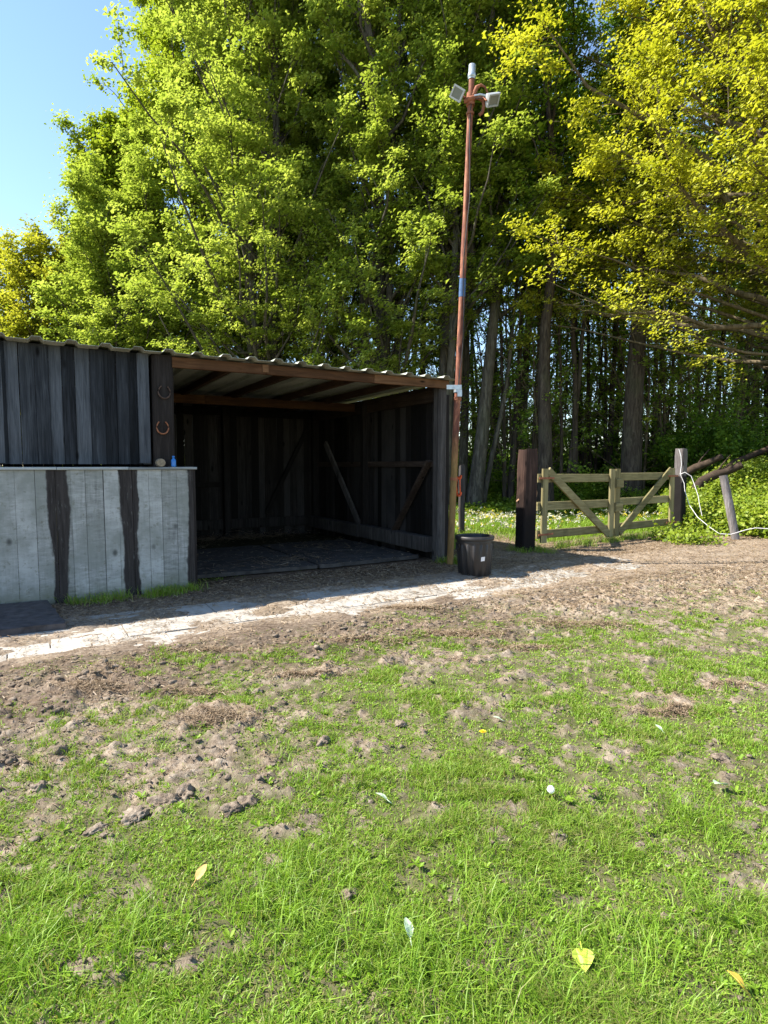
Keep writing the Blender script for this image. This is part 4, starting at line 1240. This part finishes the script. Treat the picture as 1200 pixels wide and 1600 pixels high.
# ------------------------------------------------------------------ ground cover
def blades(pos, h, wd, lean, r, tint):
    """curved two-step blades: 5 verts, stored as a quad and a quad-degenerate tip"""
    n = len(pos)
    az = r.uniform(0, 2 * math.pi, n)
    d = np.stack([np.cos(az), np.sin(az), np.zeros(n)], -1)
    s = np.stack([-np.sin(az), np.cos(az), np.zeros(n)], -1)
    tw = r.uniform(-1.2, 1.2, n)
    s = s * np.cos(tw)[:, None] + d * np.sin(tw)[:, None]
    h = h[:, None]; wd = wd[:, None] * .5; ln = lean[:, None]
    up = np.array([0, 0, 1.0])
    m1 = pos + up * h * .55 + d * h * ln * .28
    m2 = pos + up * h * (1 - .25 * ln) + d * h * ln
    v = np.empty((n, 5, 3))
    v[:, 0] = pos - s * wd; v[:, 1] = pos + s * wd
    v[:, 2] = m1 + s * wd * .85; v[:, 3] = m1 - s * wd * .85
    v[:, 4] = m2
    i = np.arange(n)[:, None] * 5
    tri = np.concatenate([i + np.array([[0, 1, 2]]), i + np.array([[0, 2, 3]]), i + np.array([[3, 2, 4]])], 1).reshape(-1, 3)
    return v.reshape(-1, 3), tri, np.repeat(tint, 3)

def frustum_points(n, y0, y1, r, pw=1.0, wide=.70):
    """points over the ground the photograph shows, denser towards the viewer"""
    u = r.uniform(0, 1, n)
    Y = (y0 ** (1 - pw) + u * (y1 ** (1 - pw) - y0 ** (1 - pw))) ** (1 / (1 - pw)) if pw != 1.0 else y0 * (y1 / y0) ** u
    X = r.uniform(-wide, wide, n) * (Y + .8)
    return X, Y

def build_grass():
    r = np.random.default_rng(101)
    X, Y = frustum_points(1150000, 1.25, 9.5, r, .85)
    s, n = sn(X, Y)
    g, st, dk = ground_masks(X, Y)
    tus = fbm(X * 2.2, Y * 2.2, 88, 3)
    fine = fbm(X * 9, Y * 9, 90, 2)
    lush = sstep(.50, .68, .65 * tus + .35 * fbm(X * 6, Y * 6, 93, 2))
    keep = r.uniform(size=len(X)) < np.clip(g * 1.3 - .14, .0, 1) * (.25 + .8 * sstep(.30, .6, fine)) * (.62 + .5 * lush)
    X, Y, g, lush, fine = X[keep], Y[keep], g[keep], lush[keep], fine[keep]
    Z = ground_z(X, Y) - .004
    h = (.008 + .021 * lush ** 1.3 + .006 * g) * r.uniform(.4, 1.6, len(X)) * np.clip(1.3 - Y * .09, .75, 1.2)
    tint = np.clip(.62 - .22 * lush + r.normal(0, .18, len(X)), 0, 1)
    dry = r.uniform(size=len(X)) < (.14 - .09 * lush)
    tint = np.where(dry, r.uniform(.0, .12, len(X)), tint)
    wd = r.uniform(.0020, .0052, len(X)) * (1.25 - .4 * lush) * np.clip(Y / 2.6, .9, 2.2)
    V, T, tn = blades(np.stack([X, Y, Z], -1), h, wd, r.uniform(.2, 1.5, len(X)), r, tint)
    # taller tussocks
    VV, TT, NN = [V], [T], [tn]; off = len(V)
    tufts = [ground(55, 1530), ground(30, 1500), ground(400, 1415), ground(470, 1395), ground(590, 1490), ground(650, 1520), ground(760, 1450), ground(800, 1540), ground(1075, 1285), ground(980, 1520), ground(1150, 1450), ground(220, 1480), ground(470, 1470), ground(700, 1560)]
    tx, ty = frustum_points(260, 1.35, 4.5, r, 1.0)
    tg = ground_masks(tx, ty)[0]
    tufts += [np.array([a, b, 0]) for a, b, q in zip(tx, ty, tg) if q > .62]
    for k, p in enumerate(tufts):
        big = k < 14
        m = 260 if big else 45
        rad = .085 if big else .035
        xy = p[:2] + r.normal(0, rad, (m, 2))
        z = ground_z(xy[:, 0], xy[:, 1]) - .004
        hh = r.uniform(.05, .125, m) if big else r.uniform(.03, .075, m)
        v, t, q = blades(np.stack([xy[:, 0], xy[:, 1], z], -1), hh, r.uniform(.0022, .0042, m), r.uniform(.3, 1.5, m), r, np.clip(r.normal(.5, .16, m), 0, 1))
        VV.append(v); TT.append(t + off); NN.append(q); off += len(v)
    # rough tufts along the foot of the whitewashed boards and the posts
    foot = [on_shed(s_, -.22 - random.uniform(0, .10), 0) for s_ in (-5.2, -5.0, -4.9, -4.75, -4.45, -4.35, -4.25, -4.15, -4.05, -3.95)]
    foot += [(pl[0] + random.uniform(-.3, .4), pl[1] + random.uniform(-.3, .1), 0) for _ in range(7)]
    foot += [(base[0] + random.uniform(-.1, .35), base[1] + random.uniform(0, .3), 0) for _ in range(7)]
    foot += [(GA[0] + gd[0] * f + random.uniform(-.1, .1), GA[1] + gd[1] * f - .15 + random.uniform(-.2, .2), 0) for f in np.linspace(.1, 1.0, 26)]
    for p in foot:
        m = 120
        xy = np.array(p[:2]) + r.normal(0, .07, (m, 2))
        z = ground_z(xy[:, 0], xy[:, 1]) - .004
        v, t, q = blades(np.stack([xy[:, 0], xy[:, 1], z], -1), r.uniform(.04, .16, m), r.uniform(.004, .008, m), r.uniform(.2, 1.2, m), r, np.clip(r.normal(.35, .16, m), 0, 1))
        VV.append(v); TT.append(t + off); NN.append(q); off += len(v)
    o = link("grass", np_mesh("grass", np.concatenate(VV), np.concatenate(TT), np.concatenate(NN)), M['blade'])
    tag(o, kind='stuff')
build_grass()

def build_meadow():
    r = np.random.default_rng(102)
    n = 150000
    Y = 10.6 * (34 / 10.6) ** r.uniform(0, 1, n)
    X = (r.uniform(690, 1240, n) - 600) / F_PX * Y
    mm = meadow_mask(X, Y)
    k = r.uniform(size=n) < mm
    X, Y = X[k], Y[k]
    Z = ground_z(X, Y) - .01
    h = r.uniform(.05, .17, len(X)); wd = r.uniform(.007, .014, len(X)) * np.clip(Y / 15, .8, 1.6)
    V, T, tn = blades(np.stack([X, Y, Z], -1), h, wd, r.uniform(.3, 1.4, len(X)), r, np.clip(r.normal(.6, .2, len(X)), 0, 1))
    o = link("meadow_grass", np_mesh("meadow_grass", V, T, tn), M['meadow']); tag(o, kind='stuff')
    # pale spring flowers in the meadow
    n = 3600
    Y = r.uniform(12.5, 23, n); X = (r.uniform(700, 1055, n) - 600) / F_PX * Y
    dens = sstep(.40, .60, fbm(X * .7, Y * .7, 33, 3)) * meadow_mask(X, Y)
    k = r.uniform(size=n) < dens * np.where(X / Y < .30, 1.0, .45)
    X, Y = X[k], Y[k]; Z = ground_z(X, Y) + r.uniform(.10, .24, len(X))
    c = np.repeat(np.stack([X, Y, Z], -1), 4, 0) + r.normal(0, .018, (len(X) * 4, 3))
    v, f = leaf_quads(c, .046 * r.uniform(.7, 1.2, len(c)), .5, r, aspect=.9)
    tnt = np.repeat(np.where(r.uniform(size=len(X)) < .28, .0, r.uniform(.6, 1, len(X))), 4)
    me = np_mesh("meadow_flowers", v, f, tnt)
    o = link("meadow_flowers", me, M['petal']); tag(o, kind='stuff')
    # stalks belong to the flowers: thin blades under each head
    V, T, tn = blades(np.stack([X, Y, ground_z(X, Y)], -1), Z - ground_z(X, Y), np.full(len(X), .008), np.full(len(X), .05), r, np.full(len(X), .5))
    o = link("flower_stalks", np_mesh("flower_stalks", V, T, tn), M['meadow']); tag(o, kind='stuff')
build_meadow()

def build_undergrowth():
    r = np.random.default_rng(103)
    n = 5200
    px = r.uniform(1040, 1330, n); Y = r.uniform(10.6, 17.5, n); X = (px - 600) / F_PX * Y
    # front edge runs from the right gate post to the right side of the picture
    front = 13.6 - (X - 6.6) * 1.15 + (fbm(X * 1.2, X * 0, 4, 3) - .5) * 1.2
    k = (Y > front) & (X > 6.35)
    X, Y = X[k], Y[k]
    din = np.clip((Y - (13.6 - (X - 6.6) * 1.15)) / 1.4, 0, 1)
    H = (.18 + .55 * din) * (.55 + .9 * fbm(X * 1.3, Y * 1.3, 9, 3))
    Z = ground_z(X, Y) + H * r.uniform(.15, 1.0, len(X))
    c = np.repeat(np.stack([X, Y, Z], -1), 13, 0) + r.normal(0, .085, (len(X) * 13, 3)) * np.array([1, 1, .8])
    c[:, 2] = np.maximum(c[:, 2], ground_z(c[:, 0], c[:, 1]) + .015)
    v, f = leaf_quads(c, .078 * r.uniform(.5, 1.4, len(c)), 1.1, r, .7)
    tn = np.repeat(np.clip(r.normal(.5, .24, len(X)), 0, 1), 13)
    V = [v]; Fs = [f]; N = [tn]; off = len(v)
    pp = [ground(a, b) for a, b in ((1040, 842), (1050, 846), (1058, 850), (1066, 848), (1075, 850), (1084, 846), (1093, 850), (1030, 845), (1070, 840), (1100, 846), (1112, 850), (1060, 838))]
    c0 = np.array([q for q in pp]); c = np.repeat(c0, 90, 0) + np.abs(r.normal(0, 1, (len(c0) * 90, 3))) * np.array([.0, .0, .15]) + r.normal(0, .14, (len(c0) * 90, 3)) * np.array([1, 1, .2])
    c[:, 2] = np.maximum(c[:, 2], .02)
    v, f = leaf_quads(c, .07 * r.uniform(.5, 1.4, len(c)), 1.1, r, .7)
    V.append(v); Fs.append(f + off); N.append(np.clip(r.normal(.45, .2, len(c)), 0, 1)); off += len(v)
    # low green growth at the foot of the wood, and behind the shed corner
    n = 4200
    px = r.uniform(700, 1120, n); Y = r.uniform(17.5, 25, n); X = (px - 600) / F_PX * Y
    H = (.15 + .75 * sstep(18, 22.5, Y + (px < 800) * -1.0)) * (.5 + .9 * fbm(X * .9, Y * .9, 19, 3))
    Z = ground_z(X, Y) + H * r.uniform(.1, 1, n)
    c = np.repeat(np.stack([X, Y, Z], -1), 11, 0) + r.normal(0, .12, (n * 11, 3)) * np.array([1, 1, .7])
    c[:, 2] = np.maximum(c[:, 2], ground_z(c[:, 0], c[:, 1]) + .015)
    v, f = leaf_quads(c, .11 * r.uniform(.5, 1.4, len(c)), 1.1, r, .7)
    V.append(v); Fs.append(f + off); N.append(np.repeat(np.clip(r.normal(.35, .2, n), 0, 1), 11)); off += len(v)
    o = link("undergrowth", np_mesh("undergrowth", np.concatenate(V), np.concatenate(Fs), np.concatenate(N)), M['leaf_nettle']); tag(o, kind='stuff')
build_undergrowth()

def build_straw():
    r = np.random.default_rng(104)
    X, Y = frustum_points(420000, 1.5, 13.5, r, .3, .72)
    s, n = sn(X, Y)
    g, st, dk = ground_masks(X, Y)
    inside = (n < -.2) & (n > -4.6) & (s > -3.8) & (s < -.25)
    p = np.clip(1 - g * 1.3, 0, 1) * (.12 + .9 * st)
    p = np.where((n > .95) & (n < 2.45), p * .42, p)
    p = np.where(inside, .03, p)
    p = np.where((n < 1.0) & (n > -.2) & (s < .5), np.maximum(p, .5), p)
    p = np.where((n < -.2) & (s < 0) & ~inside, 0, p)
    k = r.uniform(size=len(X)) < p
    X, Y, inside = X[k], Y[k], inside[k]
    m = len(X)
    Z = np.maximum(ground_z(X, Y), np.where(inside, .078, -1)) + r.uniform(.002, .016, m)
    Z = np.where((sn(X, Y)[1] > .95) & (sn(X, Y)[1] < 2.46), np.maximum(Z, .014 + r.uniform(0, .008, m)), Z)
    az = r.uniform(0, math.pi, m); ln = r.uniform(.010, .034, m) * np.clip(Y / 3.2, .7, 2.2); wd = r.uniform(.0007, .0016, m) * np.clip(Y / 2.6, .8, 3.2)
    d = np.stack([np.cos(az), np.sin(az), r.normal(0, .16, m)], -1); sd = np.stack([-np.sin(az), np.cos(az), r.normal(0, .3, m)], -1)
    c = np.stack([X, Y, Z], -1)
    v = np.empty((m, 4, 3))
    v[:, 0] = c - d * ln[:, None] * .5 - sd * wd[:, None]; v[:, 1] = c + d * ln[:, None] * .5 - sd * wd[:, None]
    v[:, 2] = c + d * ln[:, None] * .5 + sd * wd[:, None]; v[:, 3] = c - d * ln[:, None] * .5 + sd * wd[:, None]
    # heaps of hay and the ragged line of it along the path
    HV, hm = [], 0
    for (px, py, rx, ry, cnt, hh) in ((335, 1130, .26, .12, 1500, .05), (300, 1085, .22, .09, 800, .04), (150, 1082, .26, .10, 900, .04), (470, 1060, .3, .06, 600, .03), (1050, 1112, .22, .08, 900, .02), (1140, 1075, .16, .07, 500, .02),
                                  (720, 990, .5, .13, 1500, .04), (900, 975, .5, .16, 1500, .03), (560, 1005, .45, .08, 1000, .03), (330, 1020, .35, .06, 700, .03), (640, 955, .3, .06, 500, .02), (820, 1010, .4, .1, 800, .03)):
        q = ground(px, py); hx = q[0] + r.normal(0, .5, cnt) * rx; hy = q[1] + r.normal(0, .5, cnt) * ry
        hz = ground_z(hx, hy) + np.abs(r.normal(0, .5, cnt)) * hh * np.exp(-(((hx - q[0]) / rx) ** 2 + ((hy - q[1]) / ry) ** 2)) + .004
        a_ = r.uniform(0, math.pi, cnt); l_ = r.uniform(.018, .055, cnt)[:, None] * max(.8, q[1] / 4); w_ = r.uniform(.0008, .0016, cnt)[:, None] * max(1.0, q[1] / 3)
        d2 = np.stack([np.cos(a_), np.sin(a_), r.normal(0, .28, cnt)], -1); s2 = np.stack([-np.sin(a_), np.cos(a_), r.normal(0, .3, cnt)], -1); c2 = np.stack([hx, hy, hz], -1)
        HV.append(np.stack([c2 - d2 * l_ * .5 - s2 * w_, c2 + d2 * l_ * .5 - s2 * w_, c2 + d2 * l_ * .5 + s2 * w_, c2 - d2 * l_ * .5 + s2 * w_], 1)); hm += cnt
    for (ss, yy, rx, ry, cnt) in ((-3.3, 4.35, .9, .35, 1500), (-1.8, 4.4, 1.2, .3, 1200), (-3.5, 3.6, .6, .5, 500), (-2.4, .9, 1.2, .5, 250), (-1.2, 2.2, .8, .8, 200)):
        hs = ss + r.normal(0, .5, cnt) * rx; hy_ = np.minimum(yy + r.normal(0, .5, cnt) * ry, DEP - .1); k_ = (hs > -4.1) & (hs < -.3); hs, hy_ = hs[k_], hy_[k_]; cnt = len(hs)
        hx = SH_O[0] + SH_U[0] * hs - SH_N[0] * hy_; hy = SH_O[1] + SH_U[1] * hs - SH_N[1] * hy_
        hz = np.where(hy_ < 2.95, .085, .02) + np.abs(r.normal(0, .5, cnt)) * np.where(hy_ > 4, .10, .012)
        a_ = r.uniform(0, math.pi, cnt); l_ = r.uniform(.05, .16, cnt)[:, None]; w_ = r.uniform(.002, .0045, cnt)[:, None]
        d2 = np.stack([np.cos(a_), np.sin(a_), r.normal(0, .15, cnt)], -1); s2 = np.stack([-np.sin(a_), np.cos(a_), r.normal(0, .3, cnt)], -1); c2 = np.stack([hx, hy, hz], -1)
        HV.append(np.stack([c2 - d2 * l_ * .5 - s2 * w_, c2 + d2 * l_ * .5 - s2 * w_, c2 + d2 * l_ * .5 + s2 * w_, c2 - d2 * l_ * .5 + s2 * w_], 1)); hm += cnt
    v = np.concatenate([v] + HV); m += hm
    o = link("straw", np_mesh("straw", v.reshape(-1, 3), np.arange(m * 4).reshape(m, 4), np.clip(r.normal(.5, .25, m), 0, 1)), M['straw']); tag(o, kind='stuff')
build_straw()

def build_clods():
    r = np.random.default_rng(105)
    import bmesh
    def ico(sub):
        bm = bmesh.new(); bmesh.ops.create_icosphere(bm, subdivisions=sub, radius=1.0)
        a = np.array([q.co[:] for q in bm.verts]); b = np.array([[q.index for q in f.verts] for f in bm.faces]); bm.free(); return a, b
    X, Y = frustum_points(26000, 1.4, 9.5, r, .6, .72)
    s, n = sn(X, Y)
    g, st, dk = ground_masks(X, Y)
    cl = fbm(X * 3, Y * 3, 120, 3)
    p = (np.clip(1 - g * 1.2, 0, 1) * sstep(.36, .6, cl) + .10) * (n > 2.4) * np.where((Y > 7) , .35, 1)
    k = r.uniform(size=len(X)) < p
    X, Y = X[k], Y[k]
    R_ = (.003 + .013 * r.uniform(0, 1, len(X)) ** 4) * np.where(sn(X, Y)[1] < 3.5, 1.7, 1.0)
    ex = [(265, 1258, .045), (290, 1248, .034), (215, 1282, .036), (150, 1305, .03), (205, 1290, .03), (400, 1085, .04), (385, 1262, .03), (360, 1275, .025), (505, 1165, .03), (625, 1140, .028),
          (980, 1195, .02), (1125, 1190, .024), (1130, 1187, .018), (770, 1315, .016), (490, 1335, .02), (545, 1410, .02), (830, 1010, .03), (440, 1150, .02), (60, 1235, .03), (120, 1190, .03), (90, 1180, .035), (20, 1190, .03), (1000, 1590, .018), (768, 1490, .016), (150, 1515, .022)]
    ex3 = [ground(a, b) for a, b, c in ex]
    VV, FF, off = [], [], 0
    for (x, y, rad, sub) in ((X, Y, R_, 2), (np.array([q[0] for q in ex3]), np.array([q[1] for q in ex3]), np.array([e[2] for e in ex]), 4)):
        bv, bf = ico(sub); m = len(x); z = ground_z(x, y) + rad * .05
        V = bv[None] * (rad[:, None, None] * np.stack([r.uniform(.8, 1.5, m), r.uniform(.8, 1.4, m), (r.uniform(.35, .65, m) if sub == 2 else r.uniform(.5, .8, m))], -1)[:, None])
        ph = r.uniform(0, 50, (m, 1))
        lump = vnoise(bv[None, :, 0] * 1.6 + ph, bv[None, :, 1] * 1.6 + bv[None, :, 2] * 1.3, 3) * .9 + vnoise(bv[None, :, 0] * 4 + ph, bv[None, :, 1] * 4 - bv[None, :, 2] * 3.1, 5) * .5
        if sub == 4:
            lump = lump + vnoise(bv[None, :, 0] * 9 + ph, bv[None, :, 1] * 9 - bv[None, :, 2] * 7.1, 6) * .32
        V = V * (.35 + lump[..., None] + r.normal(0, .13 if sub == 2 else .05, (m, len(bv), 1)))
        a = r.uniform(0, 6.28, m)[:, None]
        x_, y_ = V[..., 0].copy(), V[..., 1].copy()
        V[..., 0] = x_ * np.cos(a) - y_ * np.sin(a); V[..., 1] = x_ * np.sin(a) + y_ * np.cos(a)
        V += np.stack([x, y, z], -1)[:, None]
        FF.append((bf[None] + (np.arange(m) * len(bv))[:, None, None]).reshape(-1, 3) + off); VV.append(V.reshape(-1, 3)); off += m * len(bv)
    o = link("dirt", np_mesh("dirt", np.concatenate(VV), np.concatenate(FF)), M['clod']); tag(o, kind='stuff')
build_clods()

def build_weeds():
    r = np.random.default_rng(106)
    x, y = frustum_points(900, 1.35, 6.5, r, .8)
    g = ground_masks(x, y)[0]
    k = (r.uniform(size=len(x)) < .25 + g * .8) & (sn(x, y)[1] > 2.6); x, y = x[k], y[k]
    n = len(x); m = 7
    az = np.repeat(r.uniform(0, 6.28, n), m) + np.tile(np.arange(m) * 6.28 / m, n) + r.normal(0, .25, n * m)
    ln = np.repeat(r.uniform(.012, .034, n), m) * r.uniform(.6, 1.2, n * m); el = r.uniform(.15, .9, n * m)
    c = np.repeat(np.stack([x, y, ground_z(x, y) + .006], -1), m, 0)
    d = np.stack([np.cos(az) * np.cos(el), np.sin(az) * np.cos(el), np.sin(el)], -1); sd = np.stack([-np.sin(az), np.cos(az), 0 * az], -1)
    L_ = ln[:, None]; v = np.empty((n * m, 6, 3))
    v[:, 0] = c; v[:, 1] = c + d * L_ * .45 + sd * L_ * .20; v[:, 2] = c + d * L_ * .85 + sd * L_ * .16
    v[:, 3] = c + d * L_ * 1.05 - np.array([0, 0, .15]) * L_; v[:, 4] = c + d * L_ * .85 - sd * L_ * .16; v[:, 5] = c + d * L_ * .45 - sd * L_ * .20
    i = np.arange(n * m)[:, None] * 6
    q = np.concatenate([i + np.array([[0, 1, 2, 3]]), i + np.array([[0, 3, 4, 5]])], 1).reshape(-1, 4)
    o = link("weeds", np_mesh("weeds", v.reshape(-1, 3), q, np.repeat(np.clip(r.normal(.5, .22, n * m), 0, 1), 2)), M['meadow']); tag(o, kind='stuff')
build_weeds()

# ------------------------------------------------------------------ single leaves and flowers in the grass
def leaf_thing(px, py, size, rz, tilt, mat, label, shape=0, lift=.03):
    p = ground(px, py); z = float(ground_z(np.array([p[0]]), np.array([p[1]]))[0])
    mb = MB()
    if shape == 0:      # heart-shaped poplar leaf
        out = [(0, -.05), (.28, .02), (.48, .22), (.50, .45), (.34, .70), (.12, .92), (0, 1.05), (-.12, .92), (-.34, .70), (-.50, .45), (-.48, .22), (-.28, .02)]
    else:               # longer narrow leaf
        out = [(0, 0), (.16, .15), (.26, .42), (.24, .7), (.1, .95), (0, 1.05), (-.1, .95), (-.24, .7), (-.26, .42), (-.16, .15)]
    n = len(out)
    V = [(x * size, y * size, .10 * size * (abs(x) * 2) ** 1.4 + .10 * size * math.sin(y * 3)) for x, y in out]
    mid = [(0, y * size, .10 * size * math.sin(y * 3)) for y in (.2, .5, .8)]
    V += mid
    # two halves folded along the midrib
    h = n // 2
    Fs = [list(range(0, h + 1)) + [n + 2, n + 1, n], [h] + list(range(h + 1, n)) + [0, n, n + 1, n + 2]]
    Fs = [tuple(Fs[0]), tuple(Fs[1])]
    mb.add(V, Fs, .5)
    mb.tube([(0, -.35 * size, -.02 * size), (0, -.1 * size, .0), (0, .1 * size, .03 * size)], .018 * size, 5, .9)
    o = mb.build("fallen_leaf", mat, loc=(p[0], p[1], z + lift)); o.rotation_euler = (tilt[0], tilt[1], rz)
    sm = o.modifiers.new("thickness", 'SOLIDIFY'); sm.thickness = .0008
    tag(o, label, "leaf", "leaves lying in the grass")
M['leaf_pale'] = mat_simple('pale_green_leaf', (.42, .52, .34), .45, 0, .2, 30, spec=.5)
M['leaf_lime'] = mat_simple('lime_leaf', (.36, .44, .05), .4, 0, .25, 25, spec=.5)
M['leaf_gold'] = mat_simple('golden_leaf', (.62, .42, .05), .5, 0, .2, 25)
M['leaf_tan'] = mat_simple('tan_leaf', (.50, .33, .11), .6, 0, .2, 25)
leaf_thing(641, 1502, .058, R(25), (.5, .35), M['leaf_pale'], "pale silvery green leaf lying in the grass near the bottom middle", 1, .045)
leaf_thing(908, 1515, .062, R(170), (-.35, .1), M['leaf_lime'], "lime green heart shaped leaf lying at the bottom in the grass", 0, .04)
leaf_thing(1162, 1572, .05, R(60), (.6, .3), M['leaf_gold'], "curled golden yellow leaf in the bottom right corner", 0, .035)
leaf_thing(306, 1400, .06, R(-20), (.45, .2), M['leaf_tan'], "dry tan leaf standing in the grass at the lower left", 1, .03)
leaf_thing(606, 1266, .06, R(70), (.35, .3), M['leaf_pale'], "pale curled leaf in the grass in the middle of the lawn", 1, .025)
leaf_thing(784, 1137, .05, R(80), (.3, .1), M['leaf_pale'], "small pale leaf lying left of the bare straw patch", 1, .02)
leaf_thing(1035, 1147, .05, R(30), (.4, .1), M['leaf_pale'], "small pale leaf lying just below the bare straw patch", 1, .02)
leaf_thing(1130, 1240, .065, R(120), (.3, .2), M['leaf_pale'], "broad pale leaf at the right beside the dark grass tuft", 0, .025)

def dandelion_clock(px, py):
    p = ground(px, py + 18); z = float(ground_z(np.array([p[0]]), np.array([p[1]]))[0])
    root = empty("dandelion_clock", (p[0], p[1], z), 0, "round white dandelion seed head standing in the grass", "dandelion")
    mb = MB(); mb.tube([(0, 0, 0), (.004, 0, .03), (.0, 0, .062)], .0016, 6); mb.build("stem", M['leaf_lime'], root)
    r = np.random.default_rng(9)
    mb = MB(); mb.lathe([(.0005, .058), (.003, .06), (.004, .063), (.003, .066), (.0005, .067)], 10)
    n = 150
    for k in range(n):
        ph = math.acos(1 - 2 * (k + .5) / n); th = k * 2.39996
        d = np.array([math.sin(ph) * math.cos(th), math.sin(ph) * math.sin(th), math.cos(ph)])
        c0 = np.array([0, 0, .063]); e = c0 + d * .015
        mb.tube([c0 + d * .003, e], .00022, 3, caps=False)
        s = np.cross(d, (.3, .2, .9)); s /= np.linalg.norm(s); q = np.cross(d, s)
        ring = [e + (s * math.cos(t) + q * math.sin(t)) * .0032 + d * .0012 for t in np.linspace(0, 2 * math.pi, 7)[:6]]
        mb.add([e] + ring, [(0, 1 + i, 1 + (i + 1) % 6) for i in range(0, 6, 2)])
    mb.build("seed_head", mat_simple('white_seed_down', (.80, .80, .78), .8, 0, .05, 10), root)
dandelion_clock(860, 1244)

def dandelion(px, py):
    p = ground(px, py + 8); z = float(ground_z(np.array([p[0]]), np.array([p[1]]))[0])
    root = empty("dandelion_flower", (p[0], p[1], z), 0, "bright yellow dandelion flower in the middle of the lawn", "dandelion")
    mb = MB(); mb.tube([(0, 0, 0), (.0, 0, .045)], .002, 6); mb.build("stem", M['leaf_lime'], root)
    mb = MB()
    for ring, (rr, el, n) in enumerate(((.019, .25, 20), (.015, .6, 16), (.009, 1.1, 10))):
        for k in range(n):
            a = 2 * math.pi * (k + .5 * ring) / n
            d = np.array([math.cos(a) * math.cos(el), math.sin(a) * math.cos(el), math.sin(el)]); s = np.array([-math.sin(a), math.cos(a), 0])
            b = np.array([0, 0, .045])
            mb.add([b - s * .0008, b + s * .0008, b + d * rr + s * .002, b + d * rr - s * .002], [(0, 1, 2, 3)])
    mb.build("petals", mat_simple('yellow_petal', (.80, .60, .02), .6, 0, .1, 40), root)
dandelion(754, 1156)
